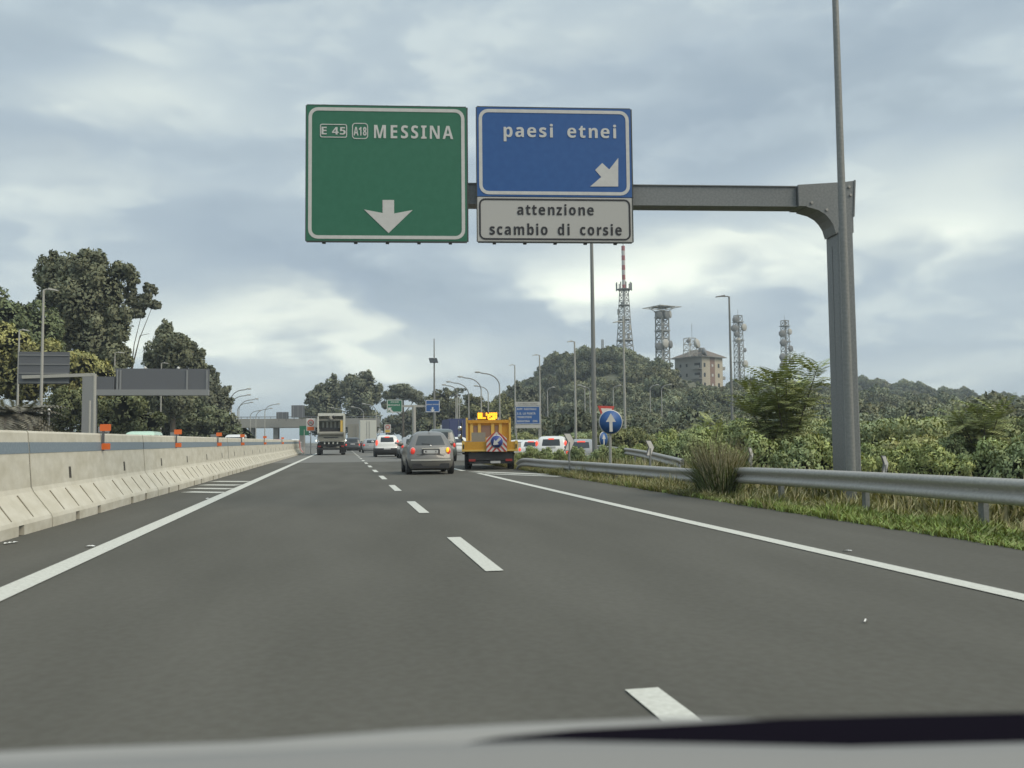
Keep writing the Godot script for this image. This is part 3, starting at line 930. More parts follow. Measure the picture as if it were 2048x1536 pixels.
func lamps() -> void:
	# right side, from near to far
	straight_lamp(Vector3(8.502, 0.000, -14.100) + Vector3(0, -0.2, 0), 11.5, -1.4, "tall lamp post in front of the gantry column, rising out of the picture", "pole_grey", 0.085)
	straight_lamp(Vector3(10.176, 0.000, -36.000) + Vector3(0, -0.2, 0), 10.2, -1.0, "lamp post left of the round blue arrow sign, its top hidden behind the white panel", "pole_grey", 0.12)
	straight_lamp(Vector3(24.832, 0.000, -55.000) + Vector3(0, 0, 0), 10.418, -0.907, "lamp post with its head beside the right dish tower", "pole_grey", 0.11)
	straight_lamp(Vector3(21.076, 0.000, -66.000), 10.124, -0.733*1.1, "lamp post standing in front of the tallest lattice tower", "pole_light", 0.12)
	straight_lamp(Vector3(18.754, 0.000, -72.000), 9.251, -0.560*1.1, "lamp post left of the crest of the hill", "pole_light", 0.12)
	straight_lamp(Vector3(19.712, 0.000, -90.000), 9.844, -0.650*1.1, "lamp post at the right edge of the blue direction board", "pole_light", 0.12)
	straight_lamp(Vector3(19.970, 0.000, -105.000), 10.073, -0.642*1.1, "lamp post at the left edge of the blue direction board", "pole_light", 0.12)
	# left side
	straight_lamp(Vector3(-15.659, 0.000, -51.000), 9.355, 0.708, "tallest pale lamp post on the left, before the dark tall tree", "pole_light", 0.10)
	straight_lamp(Vector3(-22.730, 0.000, -69.000), 9.313, 0.652, "pale lamp post at the far left before the yellow green foliage", "pole_light", 0.10)
	straight_lamp(Vector3(-20.326, 0.000, -86.000), 9.387, 0.812, "pale lamp post just left of the grey message board", "pole_light", 0.10)
	straight_lamp(Vector3(-18.809, 0.000, -99.000), 9.566, 0.715, "lamp post whose head shows above the middle of the message board", "pole_light", 0.10)
	straight_lamp(Vector3(-17.706, 0.000, -110.000), 9.758, 0.489, "thin pole behind the right half of the message board", "pole_light", 0.10)
	# arched lamps by the exit, heads to the left
	arched_lamp(Vector3(20.350, 0.000, -118.000), 10.163, -2.950, "arched lamp nearest to the blue direction board")
	arched_lamp(Vector3(19.081, 0.000, -126.000), 10.123, -3.010, "arched lamp standing second left of the blue direction board")
	arched_lamp(Vector3(18.676, 0.000, -136.000), 10.064, -3.098, "arched lamp rising above the left post of the yellow truck")
	arched_lamp(Vector3(24.227, 0.000, -152.000), 10.433, -2.111, "small arched lamp seen between two larger arched lamps")
	arched_lamp(Vector3(18.660, 0.000, -150.000), 10.473, -2.250, "small arched lamp just right of the solar panel pole")
	arched_lamp(Vector3(3.986, 0.000, -190.000), 8.337, -2.322, "arched lamp behind the left edge of the white box truck", 0.0, false, "arched lamps before the dark trees")
	arched_lamp(Vector3(6.211, 0.000, -180.000), 8.546, -2.400, "arched lamp behind the right edge of the white box truck", 0.0, false, "arched lamps before the dark trees")
	arched_lamp(Vector3(0.222, 0.000, -205.000), 8.693, -2.847, "arched lamp right behind the garbage truck", 0.0, false, "arched lamps before the dark trees")
	arched_lamp(Vector3(40.772, 0.000, -150.000), 10.417, -0.917, "pale arched lamp at the foot of the hill, by the tall pole", 0.0, false, "arched lamps on the hill road")
	arched_lamp(Vector3(43.327, 0.000, -156.000), 10.519, -1.127, "pale arched lamp overlapping its neighbour at the foot of the hill", 0.0, false, "arched lamps on the hill road")
	arched_lamp(Vector3(36.450, 0.000, -160.000), 10.660, 1.156, "arched lamp right of the blue direction board turning to the right", 0.0, false, "arched lamps on the hill road")
	arched_lamp(Vector3(50.446, 0.000, -165.000), 11.351, 1.375, "arched lamp on the slope between the two nearest tall poles", 0.0, false, "arched lamps on the hill road")
	arched_lamp(Vector3(59.564, 0.000, -170.000), 11.770, 1.511, "arched lamp half hidden in the slope below the dish tower", 0.0, false, "arched lamps on the hill road")
	arched_lamp(Vector3(60.124, 0.000, -165.000), 11.557, 1.833, "arched lamp below the apartment house, turning to the right", 0.0, false, "arched lamps on the hill road")
	# on and before the overpass
	arched_lamp(Vector3(-17.827, 0.000, -150.000), 9.779, 2.750, "first arched lamp right of the left trees", 0.0, false, "arched lamps by the overpass")
	arched_lamp(Vector3(-19.526, 0.000, -165.000), 9.581, 2.933, "second arched lamp right of the left trees, a little lower", 0.0, false, "arched lamps by the overpass")
	arched_lamp(Vector3(-19.696, 0.000, -178.000), 9.481, 3.263, "arched lamp before the left end of the overpass", 0.0, false, "arched lamps by the overpass")
	arched_lamp(Vector3(-21.878, 0.000, -195.000), 9.547, 2.817, "lower arched lamp before the left end of the overpass", 0.0, false, "arched lamps by the overpass")
	arched_lamp(Vector3(-17.181, 0.000, -205.000), 9.633, 2.847, "arched lamp over the middle of the overpass", 0.0, false, "arched lamps by the overpass")
	arched_lamp(Vector3(-19.559, 0.000, -210.000), 8.830, 3.267, "low arched lamp over the overpass railing", 0.0, false, "arched lamps by the overpass")
	arched_lamp(Vector3(-21.147, 0.000, -214.000), 8.521, 2.140, "lowest arched lamp over the overpass railing", 0.0, false, "arched lamps by the overpass")
	# plain thin posts by the blue truck
	for p in [[Vector3(12.761, 0.000, -104.000), 6.215, "thin pale post left of a pair above the blue truck"], [Vector3(13.422, 0.000, -106.000), 6.431, "thin pale post right of a pair above the blue truck"]]:
		var t := thing("thin_post", p[2], "post", p[0], 0.0, "pair of thin posts")
		part("pole", pole_shape(p[1], 0.09, 0.06), "pole_light", t)
		var c := MB.new()
		c.box(Vector3(0, p[1] + 0.1, 0), Vector3(0.3, 0.22, 0.25))
		part("cap", c.done(), "lamp_dark", t)
	# pole with a solar panel
	var sp := thing("solar_pole", "tall thin pole with a dark tilted solar panel behind the small blue sign", "pole", Vector3(9.871, 0.000, -100.000))
	part("pole", pole_shape(12.571, 0.17, 0.05), "pole_grey", sp)
	var pn := MB.new()
	var bb := Basis.from_euler(Vector3(0.9, 0.25, 0.06))
	pn.box(Vector3(-0.1, 10.102, 0.2), Vector3(0.95, 0.05, 0.72), bb)
	part("solar_panel", pn.done(), "glass_dark", sp)



# ---------- smaller signs ----------
func post_tube(h: float, r: float, low := -0.4) -> ArrayMesh:
	var b := MB.new()
	b.tube([Vector3(0, low, 0), Vector3(0, h, 0)], r, 8)
	return b.done()

func round_sign(called: String, label: String, at: Vector3, h: float, r: float, turn: float) -> Node3D:
	var t := thing(called, label, "road sign", at, turn)
	part("post", post_tube(h + r * 0.6, 0.032), "pole_light", t)
	var b := MB.new()
	b.lathe([Vector2(0.0, 0.0), Vector2(r, 0.0), Vector2(r, 0.03), Vector2(0.0, 0.03)], 28, Transform3D(Basis(Vector3(1, 0, 0), Vector3(0, 0, 1), Vector3(0, -1, 0)), Vector3(0, h, 0.035)))
	part("plate", b.done(), "sign_white", t)
	var c := MB.new()
	c.lathe([Vector2(0.0, 0.0), Vector2(r * 0.94, 0.0), Vector2(r * 0.94, 0.006), Vector2(0.0, 0.006)], 28, Transform3D(Basis(Vector3(1, 0, 0), Vector3(0, 0, 1), Vector3(0, -1, 0)), Vector3(0, h, 0.066)))
	part("blue_disc", c.done(), "sign_blue", t)
	var s := r
	part("arrow", arrow([[-0.13 * s, h - 0.78 * s - h, 0], [0.13 * s, -0.78 * s], [0.13 * s, 0.02 * s], [0.42 * s, 0.02 * s], [0.0, 0.72 * s], [-0.42 * s, 0.02 * s], [-0.13 * s, 0.02 * s]], 0.073, 0.006), "sign_white", t, xf(Vector3(0, h, 0)))
	return t

func chevron_marker(label: String, at: Vector3, h: float, w: float, tall: float, turn: float) -> void:
	var t := thing("chevron_marker", label, "road marker", at, turn, "white arrow markers of the slip road")
	part("post", post_tube(h, 0.03, -0.5), "pole_grey", t)
	var edge := 0.02
	part("plate", arrow([[-w * 0.52 - edge, tall * 0.5 + edge], [w * 0.10, tall * 0.5 + edge], [w * 0.5 + edge, 0.02], [w * 0.14, -tall * 0.5 - edge], [-w * 0.46 - edge, -tall * 0.5 - edge], [-w * 0.12 - edge, 0.02]], -0.02, 0.02), "sign_back", t, xf(Vector3(0, h, 0)))
	part("chevron", arrow([[-w * 0.50, tall * 0.5], [w * 0.08, tall * 0.5], [w * 0.5, 0.02], [w * 0.12, -tall * 0.5], [-w * 0.44, -tall * 0.5], [-w * 0.10, 0.02]], 0.002, 0.008), "sign_white", t, xf(Vector3(0, h, 0)))


func panel_sign(t: Node3D, cx: float, cy: float, w: float, h: float, m: String, edge: String, z := 0.0) -> void:
	var b := MB.new()
	b.box(Vector3(cx, cy, z), Vector3(w, h, 0.05))
	part("plate", b.done(), m, t)
	part("border", ring(cx - w / 2 + 0.02, cy - h / 2 + 0.02, cx + w / 2 - 0.02, cy + h / 2 - 0.02, 0.12, 0.07, z + 0.026, z + 0.032), edge, t)

func road_signs() -> void:
	round_sign("arrow_sign", "larger round blue sign with a white arrow pointing up, beside the guardrail", Vector3(7.990, 0.000, -26.500), 1.670, 0.375, 0.0)
	round_sign("arrow_sign", "smaller round blue sign with a white arrow, below and left of the larger one", Vector3(13.153, 0.000, -45.000), 1.158, 0.388, 0.7)
	# yield triangle behind the big disc
	var y := thing("yield_sign", "red and white downward triangle sign half hidden behind the round blue sign", "road sign", Vector3(8.410, 0.000, -28.000), 0.6)
	part("post", post_tube(1.943, 0.03), "pole_light", y)
	var hy := 2.217
	var b := MB.new()
	b.prism(PackedVector2Array([Vector2(-0.42, 0.0), Vector2(0.42, 0.0), Vector2(0.0, -0.74)]), 0.03, 0.05, xf(Vector3(-0.2, hy, 0)))
	part("plate", b.done(), "red_paint", y)
	var c := MB.new()
	c.prism(PackedVector2Array([Vector2(-0.28, -0.08), Vector2(0.28, -0.08), Vector2(0.0, -0.57)]), 0.05, 0.056, xf(Vector3(-0.2, hy, 0)))
	part("inner_triangle", c.done(), "sign_white", y)
	chevron_marker("white arrow marker nearest to the white cars, left of the tall lamp post", Vector3(7.069, 0.000, -28.000), 1.070, 0.38, 0.529, 0.35)
	chevron_marker("white arrow marker between the round blue sign and the grass tuft", Vector3(8.374, 0.000, -24.000), 0.891, 0.27, 0.400, 0.35)
	chevron_marker("narrow white arrow marker just right of the grass tuft", Vector3(9.952, 0.000, -21.000), 0.720, 0.14, 0.350, 0.3)
	chevron_marker("white arrow marker right of the gantry column behind the guardrail", Vector3(11.030, 0.000, -17.000), 0.567, 0.15, 0.340, 0.15)
	# blue direction board over the slip road
	var d := 88.0
	var s := thing("direction_board", "blue direction board with four white lines and pale strips above and below", "road sign", Vector3(18.001, 0.000, -88.000), 0.0)
	var x0 := -1.266
	var x1 := 1.273
	for px in [x0 + 0.12, x1 - 0.12]:
		var p := MB.new()
		p.tube([Vector3(px, -0.4, -0.1), Vector3(px, 4.978, -0.1)], 0.07, 6)
		part("post", p.done(), "pole_light", s)
	var rows := [[4.579, 4.953, "sign_cream"], [2.708, 4.529, "sign_blue"], [2.335, 2.658, "sign_cream"]]
	for k in 3:
		var r: Array = rows[k]
		var q := MB.new()
		q.box(Vector3((x0 + x1) / 2, (r[0] + r[1]) / 2, 0), Vector3(x1 - x0, r[1] - r[0], 0.08))
		part("plate", q.done(), r[2], s)
	part("border", ring(x0 + 0.02, 2.718, x1 - 0.02, 4.519, 0.1, 0.06, 0.041, 0.05), "sign_white", s)
	var lines := [["RAPP. NAZIONALE", 1034, 1074, 4.129, 4.329], ["S.G. LA PUNTA", 1034, 1072, 3.680, 3.905], ["TREMESTIERI", 1034, 1064, 3.331, 3.531], ["GRAVINA", 1034, 1060, 2.932, 3.132], ["ZONA", 1066, 1076, 2.932, 3.132]]
	for l in lines:
		letters(l[0], (l[1] - 1056) * 0.0489, (l[2] - 1056) * 0.0489, l[3], l[4], 0.042, "sign_white", s, 2)
	letters("CATANIA NORD", (1036 - 1056) * 0.0489, (1076 - 1056) * 0.0489, 4.678, 4.828, 0.042, "lettering_black", s, 2, false)
	# T gantry over the main road
	var g := thing("small_gantry", "thin grey T shaped gantry between the small green and blue signs", "gantry", Vector3(6.995, 0.000, -92.000))
	part("column", post_tube(4.717, 0.19), "pole_light", g)
	var arm := MB.new()
	arm.box(Vector3(0, 4.717, 0), Vector3(5.111, 0.22, 0.2))
	part("arm", arm.done(), "pole_light", g)
	var gx := 6.995
	var gs1 := thing("small_sign", "small green motorway sign on the left arm of the thin gantry", "road sign", Vector3(gx, 0, -91.8), 0.0, "signs on the thin gantry")
	panel_sign(gs1, -1.968, 4.722, 1.584, 1.329, "sign_green", "sign_white")
	letters("A18 E45", -2.370, -1.566, 5.052, 5.205, 0.027, "sign_white", gs1, 2)
	letters("MESSINA", -2.621, -1.415, 4.748, 4.900, 0.027, "sign_white", gs1, 2)
	part("arrow", arrow([[-0.25, 0.25], [0.12, 0.25], [0.0, 0.12], [0.35, -0.25], [0.22, -0.38], [-0.12, 0.0], [-0.25, -0.12]], 0.026, 0.008), "sign_white", gs1, xf(Vector3(-2.370, 4.317, 0)))
	var gs2 := thing("small_sign", "small blue sign with a white arrow on the right arm of the thin gantry", "road sign", Vector3(gx, 0, -91.8), 0.0, "signs on the thin gantry")
	panel_sign(gs2, 1.882, 4.711, 1.482, 1.278, "sign_blue", "sign_white")
	letters("paesi etnei", 1.270, 2.495, 4.762, 4.967, 0.027, "sign_white", gs2, 2)
	part("arrow", arrow([[-0.08, 0.25], [0.08, 0.25], [0.08, 0.0], [0.25, 0.0], [0.0, -0.28], [-0.25, 0.0], [-0.08, 0.0]], 0.026, 0.008), "sign_white", gs2, xf(Vector3(1.882, 4.353, 0)))
	# speed limits
	var sl := thing("speed_sign", "white roadworks speed sign with an orange lower half, left of the garbage truck", "road sign", Vector3(-2.991, 0.000, -84.000))
	part("post", post_tube(2.748, 0.04), "pole_light", sl)
	var pw := MB.new()
	pw.box(Vector3(0, 2.748, 0.06), Vector3(0.793, 1.167, 0.04))
	part("plate", pw.done(), "sign_white", sl)
	var lowp := MB.new()
	lowp.box(Vector3(0, 2.384, 0.086), Vector3(0.607, 0.327, 0.01))
	part("orange_panel", lowp.done(), "orange_panel", sl)
	var rg := MB.new()
	rg.lathe([Vector2(0.20, 0.0), Vector2(0.28, 0.0), Vector2(0.28, 0.01), Vector2(0.20, 0.01)], 20, Transform3D(Basis(Vector3(1, 0, 0), Vector3(0, 0, 1), Vector3(0, -1, 0)), Vector3(0, 2.930, 0.092)))
	part("red_ring", rg.done(), "red_paint", sl)
	letters("80", -0.13, 0.13, 2.816, 3.044, 0.082, "lettering_black", sl, 0)
	var sl2 := thing("speed_sign", "pale yellow roadworks board with a red ring above the white car", "road sign", Vector3(4.607, 0.000, -98.000))
	part("post", post_tube(2.529, 0.04), "pole_light", sl2)
	var p2 := MB.new()
	p2.box(Vector3(0, 2.529, 0.06), Vector3(0.708, 0.926, 0.04))
	part("plate", p2.done(), "sign_cream", sl2)
	var rg2 := MB.new()
	rg2.lathe([Vector2(0.16, 0.0), Vector2(0.24, 0.0), Vector2(0.24, 0.01), Vector2(0.16, 0.01)], 18, Transform3D(Basis(Vector3(1, 0, 0), Vector3(0, 0, 1), Vector3(0, -1, 0)), Vector3(0, 2.691, 0.082)))
	part("red_ring", rg2.done(), "red_paint", sl2)
	var yl := MB.new()
	yl.box(Vector3(0, 2.260, 0.084), Vector3(0.490, 0.272, 0.008))
	part("yellow_panel", yl.done(), "amber_paint", sl2)
	var tr := thing("warning_triangle", "small pale triangle sign left of the roadworks board", "road sign", Vector3(3.907, 0.000, -102.000))
	part("post", post_tube(2.368, 0.035), "pole_light", tr)
	var tb := MB.new()
	tb.prism(PackedVector2Array([Vector2(-0.3, -0.25), Vector2(0.3, -0.25), Vector2(0, 0.27)]), 0.03, 0.05, xf(Vector3(0, 2.368, 0)))
	part("plate", tb.done(), "sign_cream", tr)
	# green and orange temporary barriers where the concrete ends
	var gb := thing("median_board", "dark green board behind the end of the concrete barrier", "board", Vector3(-3.949, 0.000, -93.000))
	var gbb := MB.new()
	gbb.box(Vector3(0, 2.320, 0), Vector3(0.95, 0.95, 0.06))
	part("plate", gbb.done(), "sign_green", gb)
	part("post", post_tube(2.421, 0.05), "pole_light", gb)


# ---------- left side: sign backs, overpass ----------
func left_side() -> void:
	# message board seen from behind
	var d := 72.0
	var t := thing("message_board", "wide grey message board seen from behind on a thick column across the median", "message board", Vector3(-18.731, 0.000, -72.000))
	var cx := -18.731
	var col := MB.new()
	col.soft_box(Vector3(0, 2.049, 0), Vector3(0.880, 6.700, 0.8), 0.06)
	var cm := MB.new()
	cm.box(Vector3(0, 2.950, 0), Vector3(0.880, 6.700, 0.8))
	part("column", cm.done(), "sign_back_pale", t)
	var arm := MB.new()
	arm.box(Vector3(4.439, 5.023, 0), Vector3(8.180, 0.440, 0.7))
	part("arm", arm.done(), "sign_back_pale", t)
	var cab := MB.new()
	cab.box(Vector3(1.033, 5.663, -0.1), Vector3(1.368, 1.120, 0.5))
	part("walkway_screen", cab.done(), "sign_back", t)
	var bd := MB.new()
	bd.box(Vector3(5.140, 6.012, -0.25), Vector3(6.706, 1.680, 0.5))
	part("board", bd.done(), "sign_back", t)
	for u in [1.928, 2.140, 6.929, 8.383]:
		var r := MB.new()
		r.box(Vector3(u, 5.936, 0.03), Vector3(0.12, 1.600, 0.08))
		part("back_rail", r.done(), "sign_back_pale", t)
	for u in [3.841, 6.243]:
		var l := MB.new()
		l.sphere(Vector3(u, 6.889, -0.2), Vector3(0.12, 0.14, 0.12), 8)
		part("beacon", l.done(), "sign_white", t)
	# sign back with bracket
	var s := thing("reversed_sign", "dark sign panel seen from behind on a thin bracket at the far left", "road sign", Vector3(-15.344, 0.000, -60.000))
	part("post", post_tube(5.537, 0.11), "pole_light", s)
	var br := MB.new()
	br.bar(Vector3(0, 5.505, 0), Vector3(-4.191, 5.336, 0), 0.18, 0.2)
	part("bracket", br.done(), "pole_light", s)
	var pn := MB.new()
	pn.box(Vector3(-2.997, 5.930, -0.16), Vector3(2.933, 2.000, 0.06))
	part("panel", pn.done(), "sign_back", s)
	for v in [6.707, 6.147, 5.588, 5.029]:
		var r := MB.new()
		r.box(Vector3(-2.997, v, -0.11), Vector3(2.867, 0.05, 0.06))
		part("back_rail", r.done(), "sign_back_pale", s)
	# short posts by the column
	var t2 := thing("thin_post", "short white post leaning beside the message board column", "post", Vector3(-15.085, 0.000, -58.000))
	part("pole", post_tube(3.787, 0.07), "pole_light", t2)
	var t3 := thing("thin_post", "low grey post with a pale cap right of the tallest lamp post", "post", Vector3(-14.971, 0.000, -50.000))
	part("pole", post_tube(2.911, 0.06), "sign_back_pale", t3)
	var t3c := MB.new()
	t3c.sphere(Vector3(0, 2.911, 0), Vector3(0.09, 0.12, 0.09), 8)
	part("cap", t3c.done(), "sign_white", t3)
	# small rectangular signs seen from behind above the barrier
	for k in [[Vector3(-10.819, 0.000, -44.000), 1.820, 0.489, 0.269, "grey sign back left of the nearest orange delineator"], [Vector3(-10.907, 0.000, -62.000), 1.734, 0.517, 0.310, "grey sign back just left of the second orange delineator"], [Vector3(-10.890, 0.000, -80.000), 1.749, 0.533, 0.311, "smallest grey sign back beside the silver car roof"]]:
		var q := thing("reversed_sign", k[4], "road sign", k[0], 0.0, "small sign backs above the barrier")
		var w := MB.new()
		w.box(Vector3(0, k[1], 0), Vector3(k[2], k[3], 0.04))
		part("panel", w.done(), "sign_back_pale", q)
		var po := MB.new()
		po.tube([Vector3(k[2] * 0.35, -0.3, -0.06), Vector3(k[2] * 0.35, k[1], -0.06)], 0.04, 6)
		part("post", po.done(), "pole_light", q)
	# camera mast with crossbar among the trees
	var cmast := thing("camera_mast", "dark mast with a short crossbar among the trees left of centre", "mast", Vector3(-18.569, 0.000, -95.000))
	part("pole", post_tube(4.257, 0.14), "sign_back_pale", cmast)
	var cb := MB.new()
	cb.box(Vector3(-0.3, 4.157, 0), Vector3(1.5, 0.22, 0.3))
	part("crossbar", cb.done(), "sign_back", cmast)
	# overpass
	var z := 225.0
	var o := thing("overpass", "grey concrete overpass crossing the far end of the road", "bridge", Vector3(-11.693, 0.000, -225.000))
	var xa := -14.014
	var xb := 20.435
	var dk := MB.new()
	dk.box(Vector3((xa + xb) / 2, 5.577, -4), Vector3(xb - xa, 1.625, 9.0))
	part("deck", dk.done(), "concrete_grey", o)
	var pr := MB.new()
	pr.box(Vector3((xa + xb) / 2, 6.610, 0.3), Vector3(xb - xa, 0.625, 0.25))
	part("parapet", pr.done(), "concrete_grey", o)
	var rl := MB.new()
	rl.bar(Vector3(xa, 7.339, 0.3), Vector3(xb, 7.339, 0.3), 0.16)
	part("hand_rail", rl.done(), "sign_back", o)
	for k in 26:
		var p := MB.new()
		var x := lerpf(xa, xb, k / 25.0)
		p.box(Vector3(x, 7.096, 0.3), Vector3(0.12, 0.625, 0.1))
		part("rail_post", p.done(), "sign_back", o)
	for u in [-10.542, -4.708, 1.538, 13.143]:
		var p := MB.new()
		p.box(Vector3(u, 2.024, -4), Vector3(1.1, 5.748, 6.0))
		part("pier", p.done(), "concrete_grey", o)
	# boards on the overpass, seen from this side
	for k in [[Vector3(-14.510, 0.000, -223.000), 30, 15, 7.601, 2.849, 1.611, "wide dark board standing on the overpass"], [Vector3(-10.788, 0.000, -221.000), 26, 17, 8.481, 3.069, 2.947, "tall dark board on the overpass left of the garbage truck"]]:
		var q := thing("board_back", k[6], "board", k[0], 0.0, "dark boards on the overpass")
		var w := MB.new()
		w.box(Vector3(0, k[3], 1.2), Vector3(k[4], k[5], 0.15))
		part("panel", w.done(), "sign_back", q)
		for e in [-0.35, 0.0, 0.35]:
			var r := MB.new()
			r.box(Vector3(e * k[4], k[3], 1.3), Vector3(0.12, k[5], 0.05))
			part("back_rail", r.done(), "sign_back_pale", q)
		for e in [-0.3, 0.3]:
			var r := MB.new()
			r.bar(Vector3(e * k[4], 6.306, 1.1), Vector3(e * k[4], k[3], 1.1), 0.15)
			part("leg", r.done(), "sign_back", q)


# ---------- radio towers and the house on the hill ----------
func lattice(t: Node3D, h: float, w0: float, w1: float, panels: int, leg: float, m: String, y0 := 0.0) -> void:
	var at := func(k: int, y: float) -> Vector3:
		var w := lerpf(w0, w1, (y - y0) / h) / 2.0
		return Vector3(w * [1, 1, -1, -1][k], y, w * [1, -1, -1, 1][k])
	for k in 4:
		var b := MB.new()
		b.bar(at.call(k, y0), at.call(k, y0 + h), leg)
		part("leg", b.done(), m, t)
	var x := MB.new()
	for i in panels:
		var ya := y0 + h * i / panels
		var yb := y0 + h * (i + 1) / panels
		for k in 4:
			var l := (k + 1) % 4
			x.bar(at.call(k, ya), at.call(l, yb), leg * 0.55)
			x.bar(at.call(l, ya), at.call(k, yb), leg * 0.55)
			x.bar(at.call(k, yb), at.call(l, yb), leg * 0.8)
	part("bracing", x.done(), m, t)

func dish(t: Node3D, c: Vector3, r: float, face: Vector3, m: String) -> void:
	var z := face.normalized()
	var x := Vector3.UP.cross(z).normalized()
	var b := MB.new()
	# drum shaped dish: rim, closed front, conical back; axis along face
	b.lathe([Vector2(0.0, 0.35 * r), Vector2(r * 0.92, 0.30 * r), Vector2(r, 0.25 * r), Vector2(r, -0.25 * r), Vector2(r * 0.45, -0.55 * r), Vector2(0.0, -0.6 * r)], 14, Transform3D(Basis(x, z, x.cross(z)), c))
	part("dish", b.done(), m, t)

func hill_top() -> void:
	var d := 300.0
	var k := d / 1800.0
	# the tall red and white mast
	var base := Vector3(96.238, 0.000, -300.000) + Vector3(0, 25.289, 0)
	var t := thing("radio_mast", "tallest lattice tower on the hill with a red and white mast on top", "radio tower", base, 0.5)
	var hb := 28.120
	lattice(t, hb * 0.52, 5.0, 3.2, 7, 0.24, "lattice_steel")
	lattice(t, hb * 0.48, 3.2, 2.1, 7, 0.2, "lattice_steel", hb * 0.52)
	var core := MB.new()
	core.tube([Vector3(0, 0, 0), Vector3(0, hb, 0)], 0.28, 6)
	part("cable_riser", core.done(), "lattice_steel", t)
	for y in [hb * 0.36, hb * 0.62, hb * 0.80, hb]:
		var p := MB.new()
		var r := 3.0 if y < hb else 2.6
		if y == hb * 0.62 or y == hb * 0.80:
			r = 2.1
		p.lathe([Vector2(0, -0.1), Vector2(r, -0.1), Vector2(r, 0.15), Vector2(0, 0.15)], 12, xf(Vector3(0, y, 0)))
		part("platform", p.done(), "lattice_steel", t)
	for i in 9:
		var a := TAU * i / 9.0
		var p := MB.new()
		p.tube([Vector3(cos(a) * 2.7, hb - 0.4, sin(a) * 2.7), Vector3(cos(a) * 2.7, hb + 2.4, sin(a) * 2.7)], 0.2, 6)
		part("antenna", p.done(), "dish_grey", t)
	for i in 5:
		var a := 1.3 * i
		var p := MB.new()
		p.box(Vector3(cos(a) * 2.0, hb * (0.42 + 0.1 * i), sin(a) * 2.0), Vector3(0.7, 2.0, 0.5))
		part("antenna_panel", p.done(), "dish_pale", t)
	var mh := 15.431
	for i in 9:
		var p := MB.new()
		p.tube([Vector3(0, hb + mh * i / 9.0, 0), Vector3(0, hb + mh * (i + 1) / 9.0, 0)], 0.62 - 0.0 * i, 8)
		part("mast_section", p.done(), "mast_red" if i % 2 == 0 else "mast_white", t)
	var tip := MB.new()
	tip.tube([Vector3(0, hb + mh, 0), Vector3(0, hb + mh + 1.3, 0)], 0.12, 6)
	part("lightning_rod", tip.done(), "lattice_steel", t)
	# square tower with a wide roof grid and dishes
	var b2 := Vector3(110.071, 0.000, -300.000) + Vector3(0, 24.472, 0)
	var t2 := thing("dish_tower", "square lattice tower with a wide flat top frame and round dishes", "radio tower", b2, 0.35)
	var h2 := 21.404
	lattice(t2, h2, 3.4, 3.2, 9, 0.34, "lattice_steel")
	var inner := MB.new()
	inner.tube([Vector3(0.3, 0, 0), Vector3(0.3, h2, 0)], 0.45, 6)
	part("cable_riser", inner.done(), "lattice_steel", t2)
	for y in [h2 * 0.13, h2 * 0.47, h2 * 0.68, h2 * 0.90, h2]:
		var p := MB.new()
		p.box(Vector3(0, y, 0), Vector3(4.0, 0.3, 4.0))
		part("platform", p.done(), "lattice_steel", t2)
	var roof := MB.new()
	for e in [-4.6, -1.6, 1.6, 4.6]:
		roof.bar(Vector3(-4.9, h2 + 1.4, e), Vector3(4.9, h2 + 1.4, e), 0.22)
		roof.bar(Vector3(e, h2 + 1.4, -4.9), Vector3(e, h2 + 1.4, 4.9), 0.22)
	roof.box(Vector3(0, h2 + 1.55, 0), Vector3(6.5, 0.12, 6.5))
	for e in [[1, 1], [1, -1], [-1, 1], [-1, -1]]:
		roof.bar(Vector3(e[0] * 1.6, h2, e[1] * 1.6), Vector3(e[0] * 3.2, h2 + 1.4, e[1] * 3.2), 0.2)
	part("top_frame", roof.done(), "dish_pale", t2)
	for q in [[-2.6, 0.93, 1.5, -0.6, 1.2, "dish_grey"], [0.4, 0.93, 2.0, 0.2, 1.4, "dish_grey"], [2.4, 0.95, 1.4, 0.7, 1.25, "dish_pale"], [-2.7, 0.41, 1.3, -0.5, 1.45, "dish_grey"], [-0.7, 0.46, 2.3, 0.1, 1.55, "dish_pale"], [1.7, 0.45, 2.1, 0.5, 1.4, "dish_grey"]]:
		dish(t2, Vector3(q[0], h2 * q[1], q[2]), q[4], Vector3(q[3], 0, 1), q[5])
	# two slim towers with many dishes
	var slim := [[Vector3(133.992, 0.000, -290.000) + Vector3(0, 20.348, 0), 23.100, "slim lattice tower with dishes right of the house", [[-1.7, 0.93, 1.15, "dish_grey"], [-2.4, 0.80, 1.2, "dish_grey"], [1.7, 0.82, 1.3, "dish_pale"], [-1.5, 0.71, 0.9, "dish_grey"], [-0.9, 0.62, 0.9, "dish_pale"], [1.9, 0.48, 0.75, "dish_grey"], [1.9, 0.27, 1.3, "dish_pale"]]], [Vector3(161.847, 0.000, -310.000) + Vector3(0, 23.576, 0), 21.198, "farthest lattice tower with dishes, left of the gantry column", [[-2.1, 0.76, 1.3, "dish_grey"], [-1.8, 0.60, 1.25, "dish_grey"], [1.5, 0.80, 1.1, "dish_pale"], [1.7, 0.50, 1.2, "dish_grey"], [-2.2, 0.35, 1.3, "dish_grey"], [1.9, 0.28, 1.4, "dish_grey"], [-2.2, 0.20, 1.3, "dish_grey"]]]]
